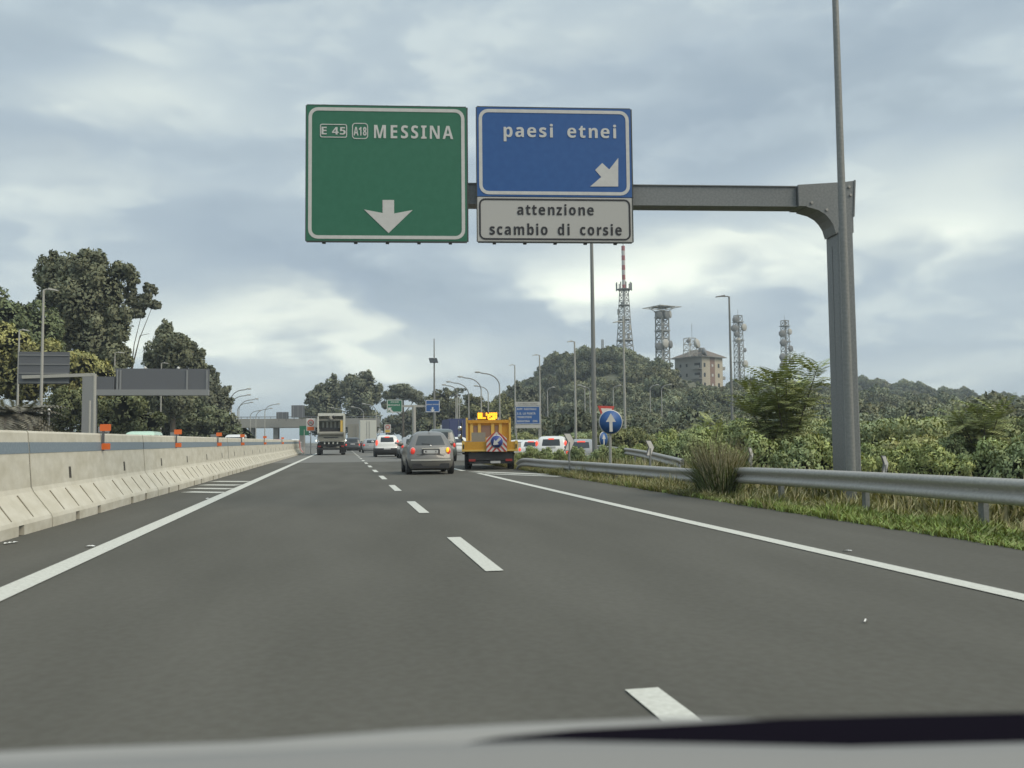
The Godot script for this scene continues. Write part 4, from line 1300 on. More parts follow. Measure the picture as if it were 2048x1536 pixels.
	for s in slim:
		var st := thing("dish_tower", s[2], "radio tower", s[0], 0.25)
		var hh: float = s[1]
		lattice(st, hh, 2.5, 2.0, 11, 0.2, "lattice_steel")
		var rs := MB.new()
		rs.tube([Vector3(0.1, 0, 0.2), Vector3(0.1, hh, 0.2)], 0.26, 6)
		part("cable_riser", rs.done(), "dish_grey", st)
		for y in [0.3, 0.62, 0.9]:
			var p := MB.new()
			p.box(Vector3(0, hh * y, 0), Vector3(3.0, 0.18, 3.0))
			part("platform", p.done(), "lattice_steel", st)
		var rod := MB.new()
		rod.tube([Vector3(0, hh, 0), Vector3(0, hh + 2.2, 0)], 0.06, 5)
		part("lightning_rod", rod.done(), "lattice_steel", st)
		for q in s[3]:
			dish(st, Vector3(q[0], hh * q[1], 0.9), q[2], Vector3(0.25 * signf(q[0]), 0, 1), q[3])
	# little mast left of the big one
	var lm := thing("small_mast", "small thin antenna mast on the crest left of the tallest tower", "radio tower", Vector3(86.683, 0.000, -295.000) + Vector3(0, 29.129, 0))
	lattice(lm, 6.004, 0.8, 0.5, 5, 0.12, "lattice_steel")
	# apartment house
	apartment()

func apartment() -> void:
	var k := 300.0 / 1800.0
	var top := 30.039
	var low := top - 16.0
	var t := thing("apartment_house", "beige apartment house with a low brown roof on top of the hill", "building", Vector3(124.504, 0.000, -300.000) + Vector3(0, low, 0), -1.08)
	# local: corner at origin towards the viewer; one face along -x, the other along +x turned by the house
	var W := 11.5
	var L := 12.5
	var H := 16.0
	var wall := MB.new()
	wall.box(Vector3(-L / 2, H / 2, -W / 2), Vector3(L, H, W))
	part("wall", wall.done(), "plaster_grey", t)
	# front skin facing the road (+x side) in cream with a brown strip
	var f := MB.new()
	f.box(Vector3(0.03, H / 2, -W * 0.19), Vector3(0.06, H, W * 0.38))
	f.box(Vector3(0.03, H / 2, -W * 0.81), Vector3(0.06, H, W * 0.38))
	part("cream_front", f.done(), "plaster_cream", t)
	var g := MB.new()
	g.box(Vector3(0.02, H / 2, -W * 0.5), Vector3(0.04, H, W * 0.24))
	part("brown_strip", g.done(), "plaster_brown", t)
	for fl in 4:
		var y := 2.2 + fl * 3.5
		for z in [-W * 0.5]:
			window(t, Vector3(0.05, y + 0.4, z), Vector3(0.08, 1.0, 1.0), "sign_white")
		for z in [-W * 0.12, -W * 0.80]:
			window(t, Vector3(0.07, y + 0.4, z), Vector3(0.08, 1.5, 1.0), "glass_dark")
		for x in [-L * 0.78, -L * 0.55]:
			window(t, Vector3(x, y + 0.6, 0.02), Vector3(0.9, 1.2, 0.08), "glass_dark")
		# corner balconies
		var b := MB.new()
		b.box(Vector3(-L * 0.16, y - 0.9, 0.75), Vector3(L * 0.32, 0.2, 1.5))
		b.box(Vector3(-L * 0.16, y - 0.3, 1.46), Vector3(L * 0.32, 1.0, 0.08))
		part("balcony", b.done(), "plaster_grey", t)
		window(t, Vector3(-L * 0.16, y + 0.3, 0.02), Vector3(L * 0.22, 2.0, 0.06), "glass_dark")
		var b2 := MB.new()
		b2.box(Vector3(-0.9, y - 0.9, -W - 0.75), Vector3(1.8, 0.2, 1.5))
		b2.box(Vector3(0.0, y - 0.3, -W - 0.75), Vector3(0.08, 1.0, 1.5))
		part("balcony", b2.done(), "plaster_grey", t)
	var r := MB.new()
	var e := 1.1
	r.box(Vector3(-L / 2, H + 0.15, -W / 2), Vector3(L + e * 2, 0.3, W + e * 2))
	part("eaves", r.done(), "concrete_grey", t)
	var rb := MB.new()
	var c := [Vector3(-L - e, H + 0.3, e), Vector3(e, H + 0.3, e), Vector3(e, H + 0.3, -W - e), Vector3(-L - e, H + 0.3, -W - e)]
	var ra := Vector3(-L * 0.65, H + 3.4, -W / 2)
	var rc := Vector3(-L * 0.35, H + 3.4, -W / 2)
	rb.quad(c[0], c[1], rc, ra, Vector3(0, 1, 1))
	rb.tri(c[1], c[2], rc, Vector3(1, 1, 0))
	rb.quad(c[2], c[3], ra, rc, Vector3(0, 1, -1))
	rb.tri(c[3], c[0], ra, Vector3(-1, 1, 0))
	part("roof", rb.done(), "roof_brown", t)
	var ch := MB.new()
	ch.box(Vector3(-L * 0.25, H + 2.3, -W * 0.3), Vector3(1.2, 2.6, 1.2))
	part("chimney", ch.done(), "plaster_grey", t)
	# roof antennas: a small lattice frame with dishes
	var a := thing("roof_antenna", "white antenna frame with round dishes on the roof of the house", "antenna", Vector3(120.624, 0.000, -301.000) + Vector3(0, top, 0), 0.3)
	lattice(a, 6.6, 3.4, 3.0, 3, 0.18, "dish_pale")
	dish(a, Vector3(1.9, 4.6, 1.6), 1.7, Vector3(0.5, 0.2, 1), "dish_pale")
	dish(a, Vector3(-1.9, 5.4, 1.5), 0.7, Vector3(-0.4, 0, 1), "dish_grey")
	dish(a, Vector3(4.6, 1.7, 2.2), 1.6, Vector3(0.8, 0.4, 1), "dish_grey")
	var rod := MB.new()
	rod.tube([Vector3(1.0, 6.6, 0), Vector3(1.0, 12.0, 0)], 0.07, 5)
	part("rod", rod.done(), "lattice_steel", a)

func window(t: Node3D, c: Vector3, s: Vector3, m: String) -> void:
	var b := MB.new()
	b.box(c, s)
	var w := part("window", b.done(), "sign_back_pale", t)
	var g := MB.new()
	var n := Vector3(s.x if s.x < 0.2 else 0.0, 0, s.z if s.z < 0.2 else 0.0) * 0.5
	g.box(c + n, Vector3(s.x - 0.12 if s.x > 0.2 else 0.04, s.y - 0.12, s.z - 0.12 if s.z > 0.2 else 0.04))
	part("pane", g.done(), m, w)


# ---------- vehicles ----------
# A car is a stack of rounded outlines. Each row: height, half width, rear z, front z, corner radius, rear bulge.
func outline(r: Array) -> Array:
	var pts := []
	var w: float = r[1]
	var rad: float = r[4]
	var zr: float = r[2]
	var zf: float = r[3]
	var bulge: float = r[5]
	for k in 8:
		var x := lerpf(-(w - rad), w - rad, k / 8.0)
		pts.append(Vector3(x, r[0], zr - bulge * pow(x / w, 2)))
	var zc := zr - bulge * pow((w - rad) / w, 2)
	for k in 3:
		var a := PI / 2 * k / 3.0
		pts.append(Vector3(w - rad + rad * sin(a), r[0], zc - rad + rad * cos(a)))
	for k in 6:
		pts.append(Vector3(w, r[0], lerpf(zc - rad, zf + rad + bulge, k / 6.0)))
	var fr := rad
	for k in 3:
		var a := PI / 2 * k / 3.0
		pts.append(Vector3(w - fr + fr * cos(a), r[0], zf + bulge + fr - fr * sin(a)))
	for k in 8:
		var x := lerpf(w - fr, -(w - fr), k / 8.0)
		pts.append(Vector3(x, r[0], zf + bulge * pow(x / w, 2)))
	for k in 3:
		var a := PI / 2 * k / 3.0
		pts.append(Vector3(-(w - fr) - fr * sin(a), r[0], zf + bulge + fr - fr * cos(a)))
	for k in 6:
		pts.append(Vector3(-w, r[0], lerpf(zf + fr + bulge, zc - rad, k / 6.0)))
	for k in 3:
		var a := PI / 2 * k / 3.0
		pts.append(Vector3(-(w - rad) - rad * cos(a), r[0], zc - rad + rad * sin(a)))
	return pts

func shell(rows: Array, pick: Callable) -> Dictionary:
	var rings := []
	for r in rows:
		rings.append(outline(r))
	var by := {}
	var n: int = rings[0].size()
	for i in rows.size() - 1:
		for j in n:
			var key: String = pick.call(i, j)
			if not by.has(key):
				by[key] = MB.new()
				by[key].smooth(true)
			var l := (j + 1) % n
			# the outline runs so that this points outwards
			var out: Vector3 = (rings[i][l] - rings[i][j]).cross(rings[i + 1][j] - rings[i][j])
			if out.length() < 1e-9:
				out = (rings[i][l] - rings[i][j]).cross(rings[i + 1][l] - rings[i][j])
			by[key].quad(rings[i][j], rings[i][l], rings[i + 1][l], rings[i + 1][j], out)
	# lid
	var top: MB = by["body"]
	var c := Vector3.ZERO
	for p in rings[-1]:
		c += p / n
	for j in n:
		top.tri(c + Vector3(0, 0.01, 0), rings[-1][j], rings[-1][(j + 1) % n], Vector3.UP)
	var res := {}
	for kk in by:
		res[kk] = by[kk].done()
	return res

func wheel(t: Node3D, at: Vector3, r: float, w: float) -> void:
	var side := signf(at.x)
	var b := MB.new()
	var turn := Basis(Vector3(0, 0, 1), PI / 2)
	b.lathe([Vector2(r * 0.6, -w / 2), Vector2(r * 0.93, -w / 2), Vector2(r, -w * 0.36), Vector2(r, w * 0.36), Vector2(r * 0.93, w / 2), Vector2(r * 0.6, w / 2)], 18, Transform3D(turn, at))
	var m := part("wheel", b.done(), "tyre", t)
	var rm := MB.new()
	rm.lathe([Vector2(0.0, -side * w * 0.42), Vector2(r * 0.35, -side * w * 0.36), Vector2(r * 0.62, -side * w * 0.47)], 14, Transform3D(turn, at))
	part("rim", rm.done(), "rim", m)

# kinds of cars
func car_rows(kind: String) -> Array:
	match kind:
		"small":
			return [[0.20, 0.70, 1.66, -1.62, 0.2, 0.10], [0.30, 0.78, 1.745, -1.72, 0.25, 0.16], [0.46, 0.81, 1.775, -1.75, 0.28, 0.2], [0.58, 0.815, 1.765, -1.74, 0.28, 0.2], [0.64, 0.81, 1.72, -1.70, 0.28, 0.2], [0.80, 0.80, 1.68, -1.62, 0.28, 0.2], [0.93, 0.775, 1.60, -1.45, 0.26, 0.18], [0.955, 0.765, 1.575, -0.80, 0.25, 0.17], [1.0, 0.735, 1.54, -0.72, 0.22, 0.16], [1.17, 0.65, 1.41, -0.45, 0.19, 0.14], [1.34, 0.56, 1.25, -0.18, 0.17, 0.13], [1.41, 0.51, 1.15, -0.02, 0.18, 0.12], [1.465, 0.42, 0.98, 0.10, 0.19, 0.1], [1.495, 0.30, 0.75, 0.2, 0.16, 0.06]]
		"suv":
			return [[0.26, 0.78, 1.86, -1.86, 0.2, 0.08], [0.36, 0.86, 1.94, -1.95, 0.22, 0.10], [0.52, 0.89, 1.95, -1.97, 0.22, 0.10], [0.66, 0.895, 1.93, -1.95, 0.22, 0.10], [0.72, 0.89, 1.89, -1.92, 0.22, 0.10], [0.90, 0.88, 1.86, -1.84, 0.2, 0.10], [1.02, 0.86, 1.83, -1.70, 0.2, 0.09], [1.05, 0.85, 1.81, -0.95, 0.2, 0.09], [1.10, 0.835, 1.78, -0.88, 0.18, 0.08], [1.27, 0.78, 1.68, -0.55, 0.14, 0.07], [1.46, 0.715, 1.56, -0.18, 0.12, 0.06], [1.54, 0.68, 1.48, 0.02, 0.14, 0.05], [1.60, 0.60, 1.30, 0.15, 0.16, 0.04], [1.63, 0.46, 1.0, 0.3, 0.16, 0.03]]
		"van":
			return [[0.26, 0.84, 2.3, -2.1, 0.12, 0.04], [0.36, 0.93, 2.42, -2.2, 0.14, 0.04], [0.55, 0.95, 2.42, -2.24, 0.14, 0.04], [0.70, 0.95, 2.40, -2.2, 0.14, 0.04], [0.75, 0.945, 2.38, -2.15, 0.14, 0.04], [0.95, 0.94, 2.37, -2.0, 0.14, 0.04], [1.10, 0.93, 2.36, -1.75, 0.14, 0.04], [1.13, 0.925, 2.355, -1.4, 0.14, 0.04], [1.20, 0.915, 2.35, -1.32, 0.13, 0.04], [1.45, 0.875, 2.30, -1.0, 0.12, 0.04], [1.68, 0.83, 2.24, -0.7, 0.12, 0.04], [1.80, 0.80, 2.2, -0.5, 0.14, 0.04], [1.88, 0.72, 2.1, -0.3, 0.16, 0.03], [1.92, 0.58, 1.9, -0.1, 0.16, 0.02]]
		_:
			return [[0.20, 0.74, 1.90, -1.95, 0.2, 0.10], [0.30, 0.84, 2.0, -2.05, 0.25, 0.14], [0.46, 0.87, 2.02, -2.08, 0.26, 0.15], [0.58, 0.875, 2.0, -2.06, 0.26, 0.15], [0.64, 0.87, 1.96, -2.0, 0.26, 0.15], [0.80, 0.86, 1.92, -1.90, 0.26, 0.14], [0.92, 0.84, 1.86, -1.70, 0.24, 0.13], [0.945, 0.83, 1.84, -0.95, 0.24, 0.13], [0.99, 0.815, 1.80, -0.88, 0.2, 0.12], [1.14, 0.745, 1.62, -0.50, 0.16, 0.1], [1.30, 0.665, 1.42, -0.12, 0.13, 0.09], [1.37, 0.625, 1.3, 0.06, 0.15, 0.08], [1.425, 0.54, 1.1, 0.2, 0.18, 0.06], [1.45, 0.4, 0.85, 0.3, 0.18, 0.04]]

func rear_z(rows: Array, x: float, y: float) -> float:
	for i in rows.size() - 1:
		if y >= rows[i][0] and y <= rows[i + 1][0]:
			var f: float = (y - rows[i][0]) / (rows[i + 1][0] - rows[i][0])
			return lerpf(rows[i][2], rows[i + 1][2], f) - lerpf(rows[i][5], rows[i + 1][5], f) * pow(x / lerpf(rows[i][1], rows[i + 1][1], f), 2)
	return rows[0][2]

func car(called: String, label: String, category: String, kind: String, paint: String, at: Vector3, turn: float, o := {}) -> Node3D:
	var t := thing(called, label, category, at, turn, o.get("group", ""))
	var rows := car_rows(kind)
	var glass: String = o.get("glass", "glass_dark")
	var lower: bool = o.get("black_bumper", false)
	var parts := shell(rows, func(i: int, j: int) -> String:
		if i >= 8 and i <= 9:
			if j >= (0 if kind == "small" else 1) and j <= (7 if kind == "small" else 6):
				return "rear_window"
			if (j >= 11 and j <= 16 and j != 13) or (j >= 31 and j <= 36 and j != 34):
				return "side_window"
			if j >= 20 and j <= 27:
				return "windscreen"
		if i <= 2 and lower:
			return "bumper"
		return "body")
	part("body", parts["body"], paint, t)
	part("rear_window", parts["rear_window"], glass, t)
	part("side_window", parts["side_window"], "glass_dark", t)
	part("windscreen", parts["windscreen"], "glass_dark", t)
	if lower:
		part("bumper", parts["bumper"], "trim_black", t)
	var ub := MB.new()
	ub.box(Vector3(0, 0.26, 0), Vector3(1.3, 0.22, 3.1))
	part("underbody", ub.done(), "underbody", t)
	var w: float = rows[3][1]
	var wr := 0.31 if kind != "suv" else 0.35
	var wb: float = rows[3][2] - 0.56
	for s in [-1, 1]:
		wheel(t, Vector3(s * (w - 0.085), wr, wb), wr, 0.19)
		wheel(t, Vector3(s * (w - 0.085), wr, -wb + 0.06), wr, 0.19)
		var mr := MB.new()
		mr.sphere(Vector3(s * (w + 0.10), rows[6][0] + 0.12, -0.52), Vector3(0.12, 0.085, 0.07), 8)
		part("mirror", mr.done(), paint, t)
	# tail lights
	var tl: String = o.get("tail", "tail_red")
	var ly: float = o.get("light_y", 0.80)
	var lh: float = o.get("light_h", 0.12)
	var lx: float = o.get("light_x", w - 0.17)
	var lw: float = o.get("light_w", 0.09)
	for s in [-1, 1]:
		var z := rear_z(rows, lx, ly)
		if o.has("rim_lights"):
			var ch := MB.new()
			ch.sphere(Vector3(s * lx, ly, z - 0.03), Vector3(lw * 1.25, lh * 1.15, 0.07), 12)
			part("light_bezel", ch.done(), "light_bezel", t)
		var b := MB.new()
		b.sphere(Vector3(s * lx, ly, z - 0.015), Vector3(lw, lh, 0.09), 12)
		part("tail_light", b.done(), tl, t)
		if o.has("blinker") and s == 1:
			var bl := MB.new()
			bl.sphere(Vector3(s * lx - 0.02, ly + 0.03, z + 0.015), Vector3(lw * 0.75, lh * 0.78, 0.075), 12)
			part("indicator", bl.done(), "amber", t)
	if o.has("brake"):
		var y: float = rows[10][0] + 0.015
		var b := MB.new()
		b.box(Vector3(0, y, rear_z(rows, 0, y) + 0.01), Vector3(o.get("brake"), 0.07, 0.05))
		part("brake_light", b.done(), "brake_red", t)
	# plate, handle strip, wiper, exhaust
	var py: float = o.get("plate_y", 0.78)
	var pl := MB.new()
	pl.box(Vector3(0, py, rear_z(rows, 0, py) + 0.006), Vector3(0.50, 0.105, 0.016))
	var plate := part("number_plate", pl.done(), "plate", t)
	if o.has("trim"):
		var hs := MB.new()
		hs.box(Vector3(0, py + 0.105, rear_z(rows, 0, py + 0.105) + 0.012), Vector3(0.62, 0.035, 0.03))
		part("chrome_strip", hs.done(), "trim_pale", t)
		var rec := MB.new()
		rec.box(Vector3(0, py - 0.005, rear_z(rows, 0, py) - 0.012), Vector3(0.62, 0.15, 0.026))
		part("plate_recess", rec.done(), "trim_black", t)
		var bs := MB.new()
		var prev := Vector3.ZERO
		for k in 11:
			var x := lerpf(-0.68, 0.68, k / 10.0)
			var p := Vector3(x, 0.50, rear_z(rows, x, 0.50) + 0.004)
			if k > 0:
				bs.bar(prev, p, 0.04, 0.05)
			prev = p
		part("bumper_strip", bs.done(), "trim_pale", t)
		var lowb := MB.new()
		lowb.box(Vector3(0, 0.30, 1.50), Vector3(1.25, 0.16, 0.45))
		part("lower_bumper", lowb.done(), "trim_black", t)
		var bad := MB.new()
		bad.sphere(Vector3(0, 0.985, rear_z(rows, 0, 0.985)), Vector3(0.05, 0.035, 0.02), 8)
		part("badge", bad.done(), "chrome", t)
		var ant := MB.new()
		ant.tube([Vector3(0.0, 1.46, 0.85), Vector3(0.01, 1.60, 0.93)], 0.012, 5)
		ant.tube([Vector3(0.01, 1.60, 0.93), Vector3(0.04, 1.70, 1.0)], 0.03, 6)
		part("antenna", ant.done(), "black", t)
		var lip := MB.new()
		lip.box(Vector3(0, 0.695, rear_z(rows, 0, 0.695) - 0.005), Vector3(1.0, 0.014, 0.02))
		part("hatch_gap", lip.done(), "black", t)
		for c in [[-0.2, -0.13, "E"], [0.14, 0.2, "X"]]:
			letters(c[2], c[0], c[1], py - 0.03, py + 0.03, rear_z(rows, 0, py) + 0.01, "lettering_black", plate, 0)
	var wp := MB.new()
	var wy: float = rows[8][0] + 0.03
	wp.bar(Vector3(0.05, wy, rear_z(rows, 0.05, wy) + 0.012), Vector3(-0.3, wy + 0.03, rear_z(rows, -0.3, wy + 0.03) + 0.012), 0.02)
	part("wiper", wp.done(), "black", t)
	# front lamps
	for s in [-1, 1]:
		var b := MB.new()
		b.sphere(Vector3(s * (w - 0.2), 0.70, -(absf(rows[4][3]) - rows[4][5] * pow((w - 0.2) / w, 2)) + 0.03), Vector3(0.14, 0.09, 0.08), 10)
		part("headlight", b.done(), o.get("front", "glass_grey"), t)
	if o.has("rails"):
		for s in [-1, 1]:
			var b := MB.new()
			b.tube([Vector3(s * 0.62, 1.58, 1.15), Vector3(s * 0.62, 1.66, 1.0), Vector3(s * 0.62, 1.66, -0.1), Vector3(s * 0.62, 1.58, -0.25)], 0.022, 6)
			part("roof_rail", b.done(), "trim_black", t)
	return t

func bx(t: Node3D, called: String, m: String, c: Vector3, s: Vector3) -> MeshInstance3D:
	var b := MB.new()
	b.box(c, s)
	return part(called, b.done(), m, t)

func big_wheels(t: Node3D, zs: Array, x: float, r: float, w: float) -> void:
	for z in zs:
		for s in [-1, 1]:
			wheel(t, Vector3(s * x, r, z), r, w)

func vehicles() -> void:
	var led := MB.new()
	mat("light_bezel", 0.55, 0.34, 0.31, 0.3)
	car("small_car", "small rounded grey hatchback in the right lane with its right indicator lit", "car", "small", "car_grey", Vector3(2.935, 0.000, -32.700), 0.0, {"glass": "glass_grey", "tail": "tail_red", "rim_lights": true, "blinker": true, "light_x": 0.61, "light_y": 0.80, "light_h": 0.125, "light_w": 0.085, "plate_y": 0.79, "trim": true})
	car("small_suv", "small white car with lit brake lights and a black lower bumper ahead", "car", "suv", "car_white", Vector3(3.130, 0.000, -69.000), 0.0, {"tail": "brake_red", "light_x": 0.76, "light_y": 1.03, "light_h": 0.24, "light_w": 0.09, "plate_y": 0.62, "black_bumper": true, "brake": 0.34, "rails": true})
	car("hatchback", "grey hatchback half hidden left of the small white car", "car", "hatch", "car_silver", Vector3(2.712, 0.000, -95.000), 0.0, {})
	car("dark_suv", "black sport utility car right of the garbage truck", "car", "suv", "car_black", Vector3(0.950, 0.000, -104.000), 0.0, {"plate_y": 0.9})
	car("hatchback", "grey green hatchback between the white car and the small grey hatchback", "car", "hatch", "car_silver", Vector3(4.508, 0.000, -62.000), 0.0, {})
	car("dark_suv", "dark grey green off roader just right of the small grey hatchback", "car", "suv", "car_green_grey", Vector3(5.419, 0.000, -52.000), 0.0, {"plate_y": 0.9}).scale = Vector3(0.88, 1.12, 1.0)
	car("hatchback", "white hatchback in front of the blue truck with red lights", "car", "hatch", "car_white", Vector3(9.078, 0.000, -74.000), 0.0, {"tail": "brake_red", "light_h": 0.2})
	# slip road queue
	var q := "cars queuing on the slip road"
	car("white_car", "white estate car on the slip road with its high brake light lit", "car", "suv", "car_white", Vector3(11.491, -0.280, -49.000), -0.32, {"tail": "brake_red", "brake": 0.3, "light_x": 0.78, "light_y": 1.22, "light_h": 0.16, "light_w": 0.07, "group": q, "plate_y": 1.02})
	car("white_car", "pale car with a red brake light seen between the arrow marker and the pole", "car", "hatch", "car_silver", Vector3(12.351, -0.280, -46.000), -0.32, {"tail": "brake_red", "brake": 0.42, "group": q}).scale = Vector3(0.95, 1.0, 0.95)
	car("white_car", "white car with red brake light just right of the yellow truck", "car", "hatch", "car_white", Vector3(12.613, -0.280, -60.000), -0.3, {"tail": "brake_red", "brake": 0.42, "group": q})
	car("white_car", "white car closest to the yellow truck on the slip road, dark rear window", "car", "hatch", "car_white", Vector3(12.886, -0.280, -66.000), -0.3, {"group": q})
	# opposite carriageway, roofs above the barrier
	var oq := "vehicles beyond the barrier"
	car("mint_van", "pale mint van beyond the barrier with an orange flank", "van", "van", "car_mint", Vector3(-12.106, 0.000, -58.000), PI, {"group": oq, "front": "headlight"})
	car("far_car", "silver car roof beyond the barrier", "car", "hatch", "car_silver", Vector3(-10.060, 0.000, -70.000), PI, {"group": oq}).scale.y = 1.03
	car("white_van", "white van beyond the barrier, left of the overpass", "van", "van", "car_white", Vector3(-9.820, 0.000, -86.000), PI, {"group": oq, "front": "headlight"})
	car("far_car", "dark car far beyond the barrier under the overpass", "car", "hatch", "car_black", Vector3(-9.743, 0.000, -120.000), PI, {"group": oq, "front": "headlight"})
	car("far_car", "red car far beyond the barrier under the overpass", "car", "suv", "car_red", Vector3(-9.413, 0.000, -132.000), PI, {"group": oq})
	car("far_car", "grey off roader far beyond the barrier, right of the red car", "car", "suv", "car_silver", Vector3(-7.857, 0.000, -128.000), PI, {"group": oq})
	car("far_car", "white car far beyond the barrier, next to its striped end", "car", "suv", "car_white", Vector3(-7.421, 0.000, -140.000), PI, {"group": oq})
	car("hill_van", "white van half hidden in the scrub below the hill", "van", "van", "car_white", Vector3(33.161, 0.000, -125.000) + Vector3(0, 2.706, 0), 1.2)
	yellow_truck()
	garbage_truck()
	box_truck("box_truck", "tall white box truck in the far left lane", Vector3(3.308, 0.000, -128.000), 2.276, 4.164, "truck_white", 7.0)
	box_truck("blue_truck", "truck with a dark blue cover left of the yellow truck", Vector3(10.218, 0.000, -80.000), 2.044, 3.122, "tarp_blue", 6.0)
	box_truck("grey_truck", "grey truck seen above the black car beside the garbage truck", Vector3(1.773, 0.000, -150.000), 2.4, 4.038, "truck_grime", 6.0)

func box_truck(called: String, label: String, at: Vector3, w: float, top: float, m: String, l: float) -> void:
	var t := thing(called, label, "truck", at)
	bx(t, "cargo_box", m, Vector3(0, (top + 1.0) / 2, -l / 2), Vector3(w, top - 1.0, l))
	for s in [-1, 1]:
		bx(t, "rear_door", m, Vector3(s * w * 0.245, (top + 1.0) / 2, 0.02), Vector3(w * 0.47, top - 1.25, 0.04))
		var rod := MB.new()
		rod.tube([Vector3(s * w * 0.08, 1.15, 0.06), Vector3(s * w * 0.08, top - 0.15, 0.06)], 0.02, 5)
		part("lock_rod", rod.done(), "rim", t)
		bx(t, "tail_light", "tail_dull", Vector3(s * w * 0.4, 0.85, 0.02), Vector3(0.3, 0.14, 0.05))
		bx(t, "mud_flap", "black", Vector3(s * w * 0.36, 0.45, -0.35), Vector3(0.5, 0.6, 0.02))
	bx(t, "frame", "truck_dark", Vector3(0, 0.85, -l / 2), Vector3(w * 0.8, 0.3, l))
	bx(t, "bumper", "truck_dark", Vector3(0, 0.55, 0.0), Vector3(w * 0.95, 0.14, 0.1))
	bx(t, "cab", m if m != "tarp_blue" else "car_white", Vector3(0, 1.6, -l - 1.0), Vector3(w * 0.95, 2.2, 1.9))
	bx(t, "number_plate", "plate", Vector3(0, 0.75, 0.055), Vector3(0.5, 0.12, 0.02))
	big_wheels(t, [-1.5, -l - 0.9], w / 2 - 0.2, 0.48, 0.34)

func yellow_truck() -> void:
	var turn := -0.15
	var at := Vector3(5.611, 0.000, -35.000)
	var t := thing("road_works_truck", "yellow roadworks truck with a red and white striped arrow board on its tailgate", "truck", at, turn)
	# heights read at the tailgate
	var y_bed := 0.730
	var y_gate := 1.103
	var W := 2.197
	bx(t, "tailgate", "truck_yellow", Vector3(0.02, (y_bed + y_gate) / 2, 0.0), Vector3(W, y_gate - y_bed, 0.06))
	for s in [-1, 1]:
		bx(t, "gate_post", "truck_yellow_pale", Vector3(0.02 + s * (W / 2 - 0.06), (y_bed + y_gate) / 2 + 0.02, 0.035), Vector3(0.10, y_gate - y_bed + 0.04, 0.05))
		bx(t, "gate_latch", "black", Vector3(0.02 + s * (W / 2 - 0.07), (y_bed + y_gate) / 2, 0.065), Vector3(0.045, 0.17, 0.03))
	bx(t, "gate_sill", "truck_yellow_pale", Vector3(0.02, y_bed + 0.03, 0.035), Vector3(W, 0.06, 0.06))
	bx(t, "bed", "truck_yellow", Vector3(0.02, y_bed + 0.03, -1.9), Vector3(W, 0.1, 3.7))
	for s in [-1, 1]:
		bx(t, "side_board", "truck_yellow", Vector3(0.02 + s * (W / 2 - 0.03), (y_bed + y_gate) / 2, -1.9), Vector3(0.05, y_gate - y_bed, 3.7))
	bx(t, "load_cabinet", "truck_grime", Vector3(-0.428, 1.264, -0.9), Vector3(0.564, 0.311+0.1, 0.7))
	# headboard frame behind the cab
	var hz := -3.6
	var f := 1.105
	var x0 := -0.846*f
	var x1 := 0.836*f
	var ytop := 1.15 + (2.045 - 1.15) * f
	var ybeam := 1.15 + (1.888 - 1.15) * f
	var ylow := y_bed
	for x in [x0, x1]:
		bx(t, "frame_post", "truck_yellow_pale", Vector3(x, (ytop + ylow) / 2, hz), Vector3(0.09, ytop - ylow, 0.09))
	bx(t, "frame_beam", "truck_yellow", Vector3((x0 + x1) / 2, ybeam, hz), Vector3(x1 - x0, 0.14, 0.09))
	bx(t, "headboard", "truck_yellow", Vector3((x0 + x1) / 2, (ybeam + ylow) / 2, hz - 0.08), Vector3(x1 - x0, ybeam - ylow, 0.05))
	for e in [0.11, 0.29, 0.60, 0.78]:
		bx(t, "headboard_rib", "truck_yellow_pale", Vector3(lerpf(x0, x1, e), (ybeam + ylow) / 2, hz - 0.03), Vector3(0.13, ybeam - ylow, 0.06))
	for e in [[0.2, 0.10], [0.45, 0.24], [0.69, 0.08]]:
		bx(t, "mesh_window", "plaster_brown", Vector3(lerpf(x0, x1, e[0]), ybeam - 0.42, hz - 0.047), Vector3((x1 - x0) * e[1], 0.5, 0.012))
	# cab ahead with mirrors on the left
	bx(t, "cab", "truck_yellow", Vector3(-0.05, 1.22, -5.0), Vector3(1.85, 1.25, 1.9))
	bx(t, "cab_window", "glass_dark", Vector3(-0.05, 1.55, -4.04), Vector3(1.4, 0.4, 0.03))
	for y in [1.621*1.05, 1.270*1.05]:
		var b := MB.new()
		b.sphere(Vector3(-1.28, y, -5.3), Vector3(0.11, 0.12, 0.06), 8)
		part("mirror", b.done(), "chrome", t)
	bx(t, "mirror_arm", "black", Vector3(-1.2, 1.55, -5.3), Vector3(0.05, 0.8, 0.05))
	# chassis, skirt, wheels
	bx(t, "rear_skirt", "truck_dark", Vector3(0.04, 0.535, -0.05), Vector3(1.711, 0.311, 0.06))
	bx(t, "under_bar", "trim_black", Vector3(0.04, 0.300, -0.1), Vector3(1.633, 0.12, 0.1))
	bx(t, "chassis", "truck_dark", Vector3(0, 0.62, -2.7), Vector3(0.9, 0.25, 5.0))
	bx(t, "number_plate", "plate", Vector3(0.233, 0.300, -0.04), Vector3(0.389, 0.09, 0.02))
	for s in [-1, 1]:
		bx(t, "tail_light", "tail_dull", Vector3(0.04 + s * 0.72, 0.378, -0.01), Vector3(0.26, 0.09, 0.03))
		bx(t, "mud_guard", "black", Vector3(s * 0.80, 0.62, -0.9), Vector3(0.42, 0.05, 1.0))
	big_wheels(t, [-0.95, -4.7], 0.86, 0.38, 0.26)
	var axle := MB.new()
	axle.tube([Vector3(-0.8, 0.40, -0.95), Vector3(0.8, 0.40, -0.95)], 0.09, 8)
	axle.sphere(Vector3(0.05, 0.38, -0.9), Vector3(0.22, 0.18, 0.2), 8)
	part("axle", axle.done(), "truck_dark", t)
